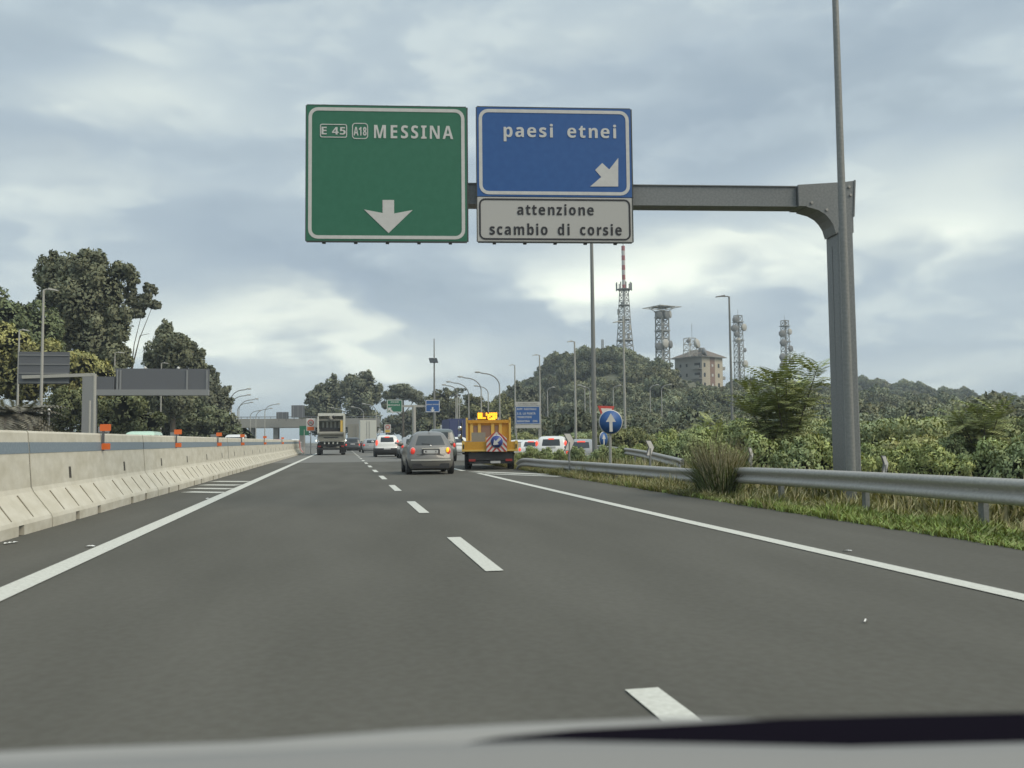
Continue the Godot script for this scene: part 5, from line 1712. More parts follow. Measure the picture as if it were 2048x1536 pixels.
	bx(t, "side_box", "truck_grime", Vector3(-0.894, 0.995, -2.6), Vector3(0.3, 0.26, 0.5))
	bx(t, "marker_plate", "sign_white", Vector3(1.225, 0.952, -1.2), Vector3(0.13, 0.2, 0.03))
	# arrow board
	var a := thing("arrow_board", "house shaped board with red and white stripes and a blue disc pointing down left", "road sign", at + Vector3(0.03, 0, 0.12).rotated(Vector3.UP, turn), turn)
	var px := func(u: float, v: float) -> Vector2:
		return Vector2((u - 979.0) * 35.0 / 1800.0, 1.181 - (v - 880.0) * 35.0 / 1800.0)
	var pts := PackedVector2Array([px.call(971.5, 904), px.call(1012.5, 904), px.call(1012.5, 878), px.call(996, 864.5), px.call(989, 864.5), px.call(971.5, 878)])
	var pb := MB.new()
	pb.prism(pts, -0.02, 0.0)
	part("plate", pb.done(), "sign_white", a)
	# red bands parallel to the roof edges, cut to the board
	for s in [-1, 1]:
		for e in [0.0, 11.5, 23.0, 34.5, 46.0]:
			var poly := PackedVector2Array([px.call(992.0, 858.0 + e), px.call(992.0, 863.5 + e), px.call(992.0 + s * 40, 863.5 + e + 46), px.call(992.0 + s * 40, 858.0 + e + 46)])
			var side := PackedVector2Array([px.call(992, 904), px.call(992, 864.5), px.call(992.0 + s * 3.5, 864.5), px.call(992.0 + s * 20.5, 878), px.call(992.0 + s * 20.5, 904)])
			for cut in Geometry2D.intersect_polygons(poly, side):
				var rb := MB.new()
				rb.prism(cut, 0.001, 0.006)
				part("red_stripe", rb.done(), "red_paint", a)
	var c: Vector2 = px.call(992.5, 884.0)
	for l in [[0.255, 0.012, "sign_white", "disc_rim"], [0.237, 0.018, "sign_disc_blue", "blue_disc"]]:
		var db := MB.new()
		db.lathe([Vector2(0.0, 0.0), Vector2(l[0], 0.0), Vector2(l[0], 0.008), Vector2(0.0, 0.008)], 24, Transform3D(Basis(Vector3(1, 0, 0), Vector3(0, 0, 1), Vector3(0, -1, 0)), Vector3(c.x, c.y, l[1])))
		part(l[3], db.done(), l[2], a)
	var ar := MB.new()
	ar.prism(PackedVector2Array([Vector2(-0.045, 0.19), Vector2(0.045, 0.19), Vector2(0.045, -0.02), Vector2(0.13, -0.02), Vector2(0.0, -0.2), Vector2(-0.13, -0.02), Vector2(-0.045, -0.02)]), 0.028, 0.036, Transform3D(Basis(Vector3(0, 0, 1), -0.82), Vector3(c.x, c.y, 0)))
	part("arrow", ar.done(), "sign_white", a)
	# lit message panel on the cab roof
	var lp := thing("light_panel", "amber light panel glowing on top of the yellow truck", "lamp", at + Vector3(-0.039*f, 1.15 + (1.986 - 1.15) * f, -3.9).rotated(Vector3.UP, turn), turn)
	var ch := 0.282*f
	var cw := 0.797*f
	bx(lp, "housing", "black", Vector3(0, ch / 2, 0), Vector3(cw, ch, 0.14))
	bx(lp, "stand", "truck_yellow", Vector3(0, -0.1, -0.02), Vector3(cw * 0.8, 0.25, 0.08))
	for i in 12:
		for j in 4:
			var on := not ((i in [3, 4] and j > 0) or (i == 5 and j < 2) or (i == 7 and j == 0) or (i == 8 and j == 1))
			if i == 6 and j == 3:
				on = false
			var lb := MB.new()
			lb.sphere(Vector3(lerpf(-cw / 2 + 0.05, cw / 2 - 0.05, i / 11.0), lerpf(0.05, ch - 0.06, j / 3.0), 0.065), Vector3(0.044, 0.044, 0.025), 8)
			part("lamp_cell", lb.done(), "led_amber" if on else "amber_off", lp)
	for e in [[0.1, 0.0], [0.2, 0.02], [0.28, -0.01]]:
		var lb := MB.new()
		lb.sphere(Vector3(e[0], -0.03 + e[1], 0.1), Vector3(0.075, 0.07, 0.05), 8)
		part("beacon", lb.done(), "led_amber", lp)
	for s in [-1, 1]:
		bx(lp, "side_lamp", "sign_white", Vector3(s * (cw / 2 + 0.03), 0.02, 0.0), Vector3(0.07, 0.1, 0.08))

func garbage_truck() -> void:
	var t := thing("garbage_truck", "white garbage truck with an open rear hopper in the left lane", "truck", Vector3(-1.122, 0.000, -81.000))
	var k := 81.0 / 1800.0
	var W := 2.5
	var y := func(v: float) -> float:
		return 1.359 - (v - 880.0) * k
	bx(t, "body", "truck_white", Vector3(0.02, (y.call(829) + y.call(878)) / 2, -3.2), Vector3(W * 0.94, y.call(829) - y.call(878), 5.0))
	bx(t, "hopper_side", "truck_white", Vector3(-W * 0.44, (y.call(835) + y.call(868)) / 2, 0.1), Vector3(0.12, y.call(835) - y.call(868), 1.7))
	bx(t, "hopper_side", "truck_white", Vector3(W * 0.44, (y.call(832) + y.call(866)) / 2, 0.1), Vector3(0.12, y.call(832) - y.call(866), 1.7))
	bx(t, "yellow_strip", "truck_yellow_pale", Vector3(W * 0.36, (y.call(843) + y.call(865)) / 2, 0.98), Vector3(0.2, y.call(843) - y.call(865), 0.05))
	bx(t, "hopper_roof", "truck_white", Vector3(0, y.call(831.5), 0.05), Vector3(W * 0.9, 0.24, 1.7))
	bx(t, "hopper_back", "truck_grime", Vector3(0, (y.call(846) + y.call(858)) / 2, -0.4), Vector3(W * 0.78, y.call(844) - y.call(858), 0.1))
	for i in 5:
		bx(t, "back_rib", "truck_white", Vector3(lerpf(-0.7, 0.7, i / 4.0), (y.call(846) + y.call(857)) / 2, -0.3), Vector3(0.16, y.call(845) - y.call(857), 0.1))
	bx(t, "hopper_mouth", "black", Vector3(0, (y.call(857) + y.call(866)) / 2, 0.25), Vector3(W * 0.78, y.call(857) - y.call(866), 0.9))
	bx(t, "cross_beam", "truck_grime", Vector3(0, y.call(842), 0.85), Vector3(W * 0.84, 0.1, 0.12))
	var cyl := MB.new()
	cyl.tube([Vector3(-0.12, y.call(836), 0.9), Vector3(0.05, y.call(842), 0.95)], 0.17, 8)
	part("hydraulic_drum", cyl.done(), "truck_grime", t)
	var eye := MB.new()
	eye.sphere(Vector3(0.22, y.call(836.5), 0.95), Vector3(0.14, 0.14, 0.12), 10)
	part("rear_camera", eye.done(), "black", t)
	var lip := MB.new()
	lip.tube([Vector3(-W * 0.42, y.call(868), 0.85), Vector3(W * 0.42, y.call(868), 0.85)], 0.17, 10)
	part("hopper_lip", lip.done(), "truck_grime", t)
	bx(t, "hopper_tray", "truck_grime", Vector3(0, (y.call(868) + y.call(883)) / 2, 0.35), Vector3(W * 0.84, y.call(868) - y.call(883), 0.9))
	bx(t, "tray_slot", "black", Vector3(0, y.call(876), 0.81), Vector3(W * 0.5, 0.08, 0.03))
	for i in 4:
		bx(t, "tray_bracket", "truck_white", Vector3(lerpf(-0.55, 0.55, i / 3.0), y.call(886), 0.62), Vector3(0.12, 0.24, 0.12))
	bx(t, "lower_frame", "truck_dark", Vector3(0, y.call(889), -0.1), Vector3(W * 0.9, 0.4, 1.2))
	bx(t, "bumper", "truck_dark", Vector3(0, y.call(898), 0.45), Vector3(W * 0.95, 0.2, 0.12))
	bx(t, "chassis", "truck_dark", Vector3(0, 0.85, -4.2), Vector3(0.9, 0.3, 7.0))
	bx(t, "cab", "truck_white", Vector3(0, 1.75, -7.0), Vector3(W * 0.95, 2.3, 1.9))
	for s in [-1, 1]:
		bx(t, "mud_flap", "black", Vector3(s * W * 0.39, 0.45, -0.4), Vector3(0.52, 0.62, 0.03))
		bx(t, "tail_light", "tail_dull", Vector3(s * W * 0.4, y.call(893), 0.5), Vector3(0.26, 0.12, 0.05))
		var l := MB.new()
		l.sphere(Vector3(s * W * 0.5, y.call(882), 0.7), Vector3(0.08, 0.08, 0.06), 8)
		part("marker_lamp", l.done(), "headlight", t)
		var st := MB.new()
		st.bar(Vector3(s * W * 0.46, y.call(884), 0.75), Vector3(s * W * 0.40, y.call(860), 0.9), 0.1)
		part("side_strut", st.done(), "truck_grime", t)
		bx(t, "foot_step", "truck_dark", Vector3(s * W * 0.42, y.call(897), 0.55), Vector3(0.45, 0.05, 0.3))
	big_wheels(t, [-0.9, -2.2, -6.6], W / 2 - 0.2, 0.5, 0.36)


# ---------- the dashboard of the car the picture is taken from ----------
func dashboard() -> void:
	var t := thing("car_dashboard", "blurred grey dashboard edge and dark gap at the bottom of the view", "car dashboard", Vector3.ZERO)
	# far lip: a padded edge rising to the right
	var lip := [Vector3(-0.349, 0.888, -0.860), Vector3(-0.230, 0.886, -0.860), Vector3(-0.083, 0.881, -0.860), Vector3(0.052, 0.882, -0.860), Vector3(0.146, 0.881, -0.860), Vector3(0.321, 0.876, -0.860), Vector3(0.432, 0.867, -0.860), Vector3(0.622, 0.851, -0.860), Vector3(0.802, 0.834, -0.860)]
	part("windscreen_lip", pad(lip, 0.22, 0.10, 0.012), "dash_grey", t)
	# dark trough between lip and top
	var tr := [Vector3(0.070, 0.883, -0.800), Vector3(0.136, 0.889, -0.800), Vector3(0.204, 0.891, -0.800), Vector3(0.322, 0.889, -0.800), Vector3(0.401, 0.888, -0.800), Vector3(0.525, 0.883, -0.800), Vector3(0.747, 0.873, -0.800)]
	part("dark_gap", pad(tr, 0.10, 0.08, 0.004), "dash_black", t)
	# near edge of the dashboard top
	var near := [Vector3(-0.292, 0.924, -0.720), Vector3(-0.141, 0.920, -0.720), Vector3(0.043, 0.915, -0.720), Vector3(0.163, 0.909, -0.720), Vector3(0.290, 0.898, -0.720), Vector3(0.425, 0.886, -0.720), Vector3(0.671, 0.874, -0.720)]
	part("dashboard_top", pad(near, 0.30, 0.16, 0.018), "dash_light", t)

func pad(edge: Array, depth: float, drop: float, r: float) -> ArrayMesh:
	var b := MB.new()
	b.smooth(true)
	var rows := []
	for p in edge:
		var row := []
		row.append(p + Vector3(0, -0.09, -0.02))
		row.append(p + Vector3(0, -r, -r * 0.8))
		row.append(p + Vector3(0, -r * 0.3, -r * 0.5))
		row.append(p)
		row.append(p + Vector3(0, -r * 0.2, r))
		row.append(p + Vector3(0, -drop * 0.35, depth * 0.5))
		row.append(p + Vector3(0, -drop, depth))
		rows.append(row)
	for i in rows.size() - 1:
		for k in 6:
			var out := Vector3(0, 0.3, -1) if k < 2 else Vector3(0, 1, 0)
			b.quad(rows[i][k], rows[i + 1][k], rows[i + 1][k + 1], rows[i][k + 1], out)
	return b.done()



# ---------- plants ----------
class Leaves:
	var v := PackedVector3Array()
	var n := PackedVector3Array()
	var c := PackedColorArray()
	var i := PackedInt32Array()
	var r := RandomNumberGenerator.new()

	func _init(s: int) -> void:
		r.seed = s

	func rnd() -> Vector3:
		var z := r.randf_range(-1.0, 1.0)
		var a := r.randf() * TAU
		var q := sqrt(1.0 - z * z)
		return Vector3(q * cos(a), z, q * sin(a))

	func blade(p: Vector3, x: Vector3, y: Vector3, nrm: Vector3, col: Color) -> void:
		var k := v.size()
		v.append(p - x)
		v.append(p - y)
		v.append(p + x)
		v.append(p + y)
		for e in 4:
			n.append(nrm)
			c.append(col)
		# the front of the leaf looks the way its normal does
		if x.cross(y).dot(nrm) > 0.0:
			i.append_array(PackedInt32Array([k, k + 2, k + 1, k, k + 3, k + 2]))
		else:
			i.append_array(PackedInt32Array([k, k + 1, k + 2, k, k + 2, k + 3]))

	# leafy lobes: [centre, radii, tone]
	func crown(lobes: Array, count: int, size: float, col: Color, vary := 0.25, inner := 0.55, stretch := 1.0) -> void:
		# every lobe carries smaller ones, so that the outline is ragged
		var area := []
		var total := 0.0
		var own := []
		for l in lobes:
			own.append([l[0], (l[1] as Vector3) * 0.86, l[2] if l.size() > 2 else 1.0])
			for k in 9:
				var d := rnd()
				if d.y < -0.5:
					d.y = -d.y
				own.append([l[0] + d * (l[1] as Vector3) * r.randf_range(0.62, 0.95), (l[1] as Vector3) * r.randf_range(0.22, 0.46), (l[2] if l.size() > 2 else 1.0) * r.randf_range(0.72, 1.28)])
		lobes = own
		for l in lobes:
			var q: Vector3 = l[1]
			total += q.x * q.y + q.y * q.z + q.x * q.z
			area.append(total)
		for k in count:
			var pick := r.randf() * total
			var m := 0
			while area[m] < pick:
				m += 1
			var l: Array = lobes[m]
			var d := rnd()
			# clumped: pull leaves into tufts on the lobe
			var tuft := sin(d.x * 7.0 + m) * sin(d.y * 8.0 + m * 2.0) * sin(d.z * 7.0 + m * 3.0)
			var sh := r.randf_range(inner, 1.0) * (0.93 + 0.16 * tuft) + 0.04
			var p: Vector3 = l[0] + d * (l[1] as Vector3) * sh
			var nrm := (d + rnd() * 0.4 + Vector3(0, 0.35, 0.1)).normalized()
			var s := size * r.randf_range(0.55, 1.25)
			var face := (d * 0.9 + rnd()).normalized()
			var x := face.cross(rnd()).normalized()
			var y := face.cross(x) * s * 0.42 / sqrt(stretch)
			x *= s * 0.72 * sqrt(stretch)
			var tone: float = l[2] if l.size() > 2 else 1.0
			var t := tone * (1.0 + r.randf_range(-vary, vary) * 0.5 + 0.10 * tuft)
			var w := r.randf_range(-0.035, 0.035)
			blade(p, x, y, nrm, Color(col.r * t * (1.0 + w), col.g * t, col.b * t * (1.0 - w)))

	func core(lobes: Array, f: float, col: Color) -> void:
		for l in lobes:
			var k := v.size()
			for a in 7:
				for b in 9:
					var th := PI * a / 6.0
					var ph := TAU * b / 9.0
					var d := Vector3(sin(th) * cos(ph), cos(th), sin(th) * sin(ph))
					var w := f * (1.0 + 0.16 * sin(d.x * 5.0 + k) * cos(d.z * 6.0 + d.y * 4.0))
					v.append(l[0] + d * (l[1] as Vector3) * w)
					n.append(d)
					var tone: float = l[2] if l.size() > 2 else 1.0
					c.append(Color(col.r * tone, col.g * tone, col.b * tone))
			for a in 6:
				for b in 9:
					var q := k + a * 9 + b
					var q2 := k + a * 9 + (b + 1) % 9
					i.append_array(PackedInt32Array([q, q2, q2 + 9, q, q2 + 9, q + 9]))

	# a pinnate frond from p along d, drooping, leaflets in pairs
	func frond(p: Vector3, d: Vector3, length: float, col: Color, droop := 0.5, pairs := 11) -> void:
		var at := p
		var dir := d.normalized()
		var st := length / pairs
		var side := dir.cross(Vector3.UP).normalized()
		if side.length() < 0.1:
			side = Vector3.RIGHT
		for k in pairs:
			var nxt := at + dir * st
			var up := side.cross(dir).normalized()
			blade((at + nxt) / 2.0, dir * st * 0.55, side * 0.008, up, Color(col.r * 0.9, col.g * 0.8, col.b))
			var f := float(k) / pairs
			if k > 0:
				var ll := length * 0.20 * sin(PI * (0.18 + 0.8 * f)) + 0.02
				for s in [-1.0, 1.0]:
					var t := 1.0 + r.randf_range(-0.22, 0.22)
					var o: Vector3 = (side * s + dir * 0.35 + Vector3(0, -0.22, 0)).normalized()
					blade(at + o * ll * 0.55, o * ll * 0.55, dir * ll * 0.17, (up + rnd() * 0.3).normalized(), Color(col.r * t, col.g * t, col.b * t))
			at = nxt
			dir = (dir + Vector3(0, -droop / pairs, 0)).normalized()

	func done() -> ArrayMesh:
		var a := []
		a.resize(Mesh.ARRAY_MAX)
		a[Mesh.ARRAY_VERTEX] = v
		a[Mesh.ARRAY_NORMAL] = n
		a[Mesh.ARRAY_COLOR] = c
		a[Mesh.ARRAY_INDEX] = i
		var m := ArrayMesh.new()
		m.add_surface_from_arrays(Mesh.PRIMITIVE_TRIANGLES, a)
		return m


# colours of foliage, linear
const DARK := Color(0.165, 0.178, 0.125)
const BROWNISH := Color(0.172, 0.185, 0.118)
const GREEN := Color(0.165, 0.20, 0.105)
const YELLOW := Color(0.35, 0.345, 0.14)
const OLIVE := Color(0.20, 0.205, 0.10)
const BRIGHT := Color(0.13, 0.19, 0.045)

func tree(called: String, label: String, base: Vector3, lobes: Array, count: int, size: float, col: Color, group := "", trunk := 0.35, vary := 0.25, core := 0.66, category := "tree") -> Node3D:
	# lobes are given in world space
	var t := thing(called, label, category, base, 0.0, group)
	var own := []
	var low := 1e9
	for l in lobes:
		var o: Array = [l[0] - base, l[1]]
		if l.size() > 2:
			o.append(l[2])
		own.append(o)
		low = minf(low, o[0].y)
	var lv := Leaves.new(int(base.x * 13.0 + base.z * 7.0) + count)
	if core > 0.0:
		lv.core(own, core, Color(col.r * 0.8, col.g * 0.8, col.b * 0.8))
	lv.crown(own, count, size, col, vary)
	part("crown", lv.done(), "leaves", t)
	if trunk > 0.0:
		var b := MB.new()
		var top: Vector3 = own[0][0]
		b.tube([Vector3(0, -0.6, 0), Vector3(top.x * 0.15, top.y * 0.4, top.z * 0.2), Vector3(top.x * 0.6, top.y * 0.75, top.z * 0.6), top], [trunk, trunk * 0.8, trunk * 0.6, trunk * 0.3], 8)
		part("trunk", b.done(), "bark", t)
		for k in range(1, mini(own.size(), 7)):
			var lb := MB.new()
			var tip: Vector3 = own[k][0]
			var root := Vector3(top.x * 0.4, minf(top.y * 0.6, tip.y * 0.75), top.z * 0.4)
			lb.tube([root, root.lerp(tip, 0.5) + Vector3(0, -0.1, 0), tip], [trunk * 0.4, trunk * 0.28, trunk * 0.12], 6)
			part("limb", lb.done(), "bark", t)
	return t

# a lobe given by picture measures taken at distance d: centre, half sizes in metres
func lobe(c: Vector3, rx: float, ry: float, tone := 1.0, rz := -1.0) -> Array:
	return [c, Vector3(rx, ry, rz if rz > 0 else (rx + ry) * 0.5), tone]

func vegetation() -> void:
	left_trees()
	centre_trees()
	hill_trees()
	near_plants()
	grass()

func left_trees() -> void:
	var s := 0.049
	tree("tall_tree", "tallest dark tree on the left with a broad ragged crown", Vector3(-22.343, 0.000, -88.000), [
		lobe(Vector3(-23.670, 13.991, -88.000), 62 * s, 75 * s), lobe(Vector3(-24.376, 17.225, -88.000), 52 * s, 38 * s), lobe(Vector3(-22.872, 17.497, -88.000), 34 * s, 34 * s), lobe(Vector3(-25.982, 16.259, -88.000), 34 * s, 42 * s, 1.05), lobe(Vector3(-21.528, 14.961, -88.000), 42 * s, 50 * s), lobe(Vector3(-22.528, 10.305, -88.000), 58 * s, 60 * s, 0.95), lobe(Vector3(-20.475, 17.089, -88.000), 30 * s, 22 * s), lobe(Vector3(-19.501, 16.409, -88.000), 14 * s, 16 * s), lobe(Vector3(-25.132, 12.120, -88.000), 45 * s, 50 * s), lobe(Vector3(-20.613, 12.182, -88.000), 30 * s, 40 * s, 1.05), lobe(Vector3(-26.794, 14.395, -88.000), 20 * s, 26 * s), lobe(Vector3(-20.129, 9.168, -88.000), 18 * s, 30 * s), lobe(Vector3(-26.195, 18.338, -88.000), 9 * s, 14 * s), lobe(Vector3(-21.178, 7.082, -88.000), 50 * s, 50 * s)], 44200, 0.25, BROWNISH, "", 0.55, 0.25, 0.62)
	var lean := tree("leaning_branch_tree", "thin airy branch of foliage reaching right from the tall dark tree", Vector3(-19.464, 0.000, -89.000), [
		lobe(Vector3(-18.669, 14.468, -89.000), 26 * s, 16 * s), lobe(Vector3(-18.019, 15.669, -89.000), 14 * s, 13 * s), lobe(Vector3(-17.461, 14.158, -89.000), 13 * s, 10 * s), lobe(Vector3(-19.230, 13.369, -89.000), 22 * s, 12 * s), lobe(Vector3(-19.701, 15.160, -89.000), 14 * s, 22 * s)], 3900, 0.24, DARK, "", 0.0, 0.25, 0.0)
	for q in [[Vector3(-19.587, 7.856, -89.000), Vector3(-19.362, 10.442, -89.000), Vector3(-18.700, 13.520, -89.000)], [Vector3(-19.545, 7.997, -89.000), Vector3(-18.927, 10.918, -89.000), Vector3(-17.816, 14.009, -89.000)], [Vector3(-19.587, 7.856, -89.000), Vector3(-18.844, 11.296, -89.000), Vector3(-18.047, 11.494, -89.000)]]:
		var tw := MB.new()
		tw.tube([q[0] - lean.position, (q[0] as Vector3).lerp(q[1], 0.6) - lean.position, q[1] - lean.position, q[2] - lean.position], [0.07, 0.055, 0.04, 0.02], 5)
		part("limb", tw.done(), "bark", lean)
	s = 0.062
	var low := []
	for k in 10:
		low.append(lobe(Vector3(lerpf(-35.429, -12.791, k / 9.0), 1.6, -112.0 - 2.0 * (k % 3)), 3.0, 2.0, 0.9 + 0.1 * (k % 2)))
	tree("hedge", "low dark hedge along the far side of the opposite carriageway under the trees", Vector3(-24.609, 0, -112), low, 9000, 0.3, GREEN.lerp(DARK, 0.4), "", 0.0, 0.3, 0.7, "hedge")
	s = 0.057
	tree("pointed_tree", "dark tree with a pointed top standing over the message board", Vector3(-18.107, 0.000, -102.000), [
		lobe(Vector3(-18.243, 10.479, -102.000), 46 * s, 42 * s), lobe(Vector3(-19.137, 12.100, -102.000), 26 * s, 30 * s), lobe(Vector3(-18.745, 13.464, -102.000), 10 * s, 20 * s), lobe(Vector3(-19.659, 12.800, -102.000), 9 * s, 12 * s), lobe(Vector3(-16.966, 11.305, -102.000), 22 * s, 26 * s), lobe(Vector3(-15.808, 9.679, -102.000), 22 * s, 30 * s), lobe(Vector3(-20.333, 9.924, -102.000), 22 * s, 22 * s, 1.1), lobe(Vector3(-15.407, 10.882, -102.000), 10 * s, 12 * s), lobe(Vector3(-18.446, 6.420, -102.000), 60 * s, 60 * s)], 19500, 0.27, BROWNISH, "", 0.35, 0.3, 0.58)
	s = 0.068
	tree("slope_tree", "dark trees edge stepping down to the overpass with airy tufts against the sky", Vector3(-17.357, 0.000, -122.000), [
		lobe(Vector3(-18.058, 7.451, -122.000), 34 * s, 48 * s), lobe(Vector3(-16.836, 9.405, -122.000), 14 * s, 18 * s), lobe(Vector3(-15.867, 6.147, -122.000), 24 * s, 40 * s, 0.95), lobe(Vector3(-15.136, 8.102, -122.000), 10 * s, 9 * s), lobe(Vector3(-14.619, 6.405, -122.000), 9 * s, 9 * s), lobe(Vector3(-17.284, 10.578, -122.000), 10 * s, 10 * s), lobe(Vector3(-19.581, 5.510, -122.000), 60 * s, 55 * s), lobe(Vector3(-14.279, 3.537, -122.000), 18 * s, 22 * s)], 15600, 0.30, DARK, "", 0.3, 0.3, 0.6)
	s = 0.047
	tree("round_green_tree", "dark green rounded trees at the far left edge", Vector3(-27.360, 0.000, -84.000), [
		lobe(Vector3(-28.627, 11.992, -84.000), 40 * s, 42 * s), lobe(Vector3(-30.432, 12.833, -84.000), 50 * s, 45 * s), lobe(Vector3(-26.198, 10.804, -84.000), 36 * s, 52 * s, 1.1), lobe(Vector3(-27.238, 12.449, -84.000), 20 * s, 22 * s, 1.05), lobe(Vector3(-24.968, 9.855, -84.000), 20 * s, 40 * s), lobe(Vector3(-26.752, 8.532, -84.000), 60 * s, 60 * s)], 16900, 0.23, GREEN, "", 0.35, 0.3)
	s = 0.040
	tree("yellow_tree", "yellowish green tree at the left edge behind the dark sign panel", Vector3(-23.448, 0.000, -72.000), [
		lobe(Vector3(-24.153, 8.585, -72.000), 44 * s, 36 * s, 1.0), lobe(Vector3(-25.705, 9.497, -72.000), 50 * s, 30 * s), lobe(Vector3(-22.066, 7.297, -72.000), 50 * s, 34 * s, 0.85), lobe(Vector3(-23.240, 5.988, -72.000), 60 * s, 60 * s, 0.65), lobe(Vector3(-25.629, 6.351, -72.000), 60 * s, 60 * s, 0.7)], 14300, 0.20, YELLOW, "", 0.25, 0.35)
	s = 0.043
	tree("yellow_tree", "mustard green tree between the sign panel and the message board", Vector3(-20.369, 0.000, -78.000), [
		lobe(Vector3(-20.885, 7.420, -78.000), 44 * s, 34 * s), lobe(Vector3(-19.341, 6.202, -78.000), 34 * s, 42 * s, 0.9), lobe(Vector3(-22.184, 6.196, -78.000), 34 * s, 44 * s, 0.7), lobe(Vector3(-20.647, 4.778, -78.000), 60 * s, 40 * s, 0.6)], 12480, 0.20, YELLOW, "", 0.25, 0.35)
	s = 0.042
	tree("hedge_tree", "mid green foliage behind the thick column of the message board", Vector3(-20.764, 0.000, -76.000), [
		lobe(Vector3(-21.572, 3.900, -76.000), 40 * s, 50 * s), lobe(Vector3(-19.353, 3.299, -76.000), 40 * s, 42 * s), lobe(Vector3(-17.129, 3.884, -76.000), 44 * s, 44 * s, 1.15), lobe(Vector3(-18.415, 2.700, -76.000), 40 * s, 30 * s), lobe(Vector3(-22.643, 2.728, -76.000), 40 * s, 36 * s), lobe(Vector3(-15.607, 2.682, -76.000), 40 * s, 30 * s, 0.8)], 13000, 0.20, GREEN.lerp(OLIVE, 0.4), "", 0.2, 0.3)
	s = 0.060
	tree("dark_hedge_tree", "dark green trees behind the lamp posts under the message board", Vector3(-20.521, 0.000, -108.000), [
		lobe(Vector3(-21.121, 4.455, -108.000), 50 * s, 40 * s), lobe(Vector3(-17.869, 4.154, -108.000), 50 * s, 42 * s), lobe(Vector3(-14.850, 3.278, -108.000), 40 * s, 30 * s), lobe(Vector3(-24.061, 4.186, -108.000), 40 * s, 40 * s)], 11700, 0.27, GREEN.lerp(DARK, 0.5), "", 0.25, 0.3)
	# grey drooping palm fronds at the left edge
	var t := thing("palm_tree", "grey brown drooping palm fronds at the far left above the barrier", "tree", Vector3(-16.075, 0.000, -48.000))
	var lv := Leaves.new(91)
	for k in 90:
		var a := lv.r.randf() * TAU
		var up := lv.r.randf_range(-0.1, 1.1)
		lv.frond(Vector3(0, 2.5, 0) + lv.rnd() * 0.25, Vector3(cos(a), up, sin(a)), lv.r.randf_range(1.9, 2.9), Color(0.19, 0.18, 0.145) * lv.r.randf_range(0.7, 1.3), 1.25, 16)
	part("crown", lv.done(), "leaves", t)
	var tb := MB.new()
	tb.tube([Vector3(0, -0.5, 0), Vector3(0, 2.5, 0)], [0.35, 0.28], 8)
	part("trunk", tb.done(), "bark", t)

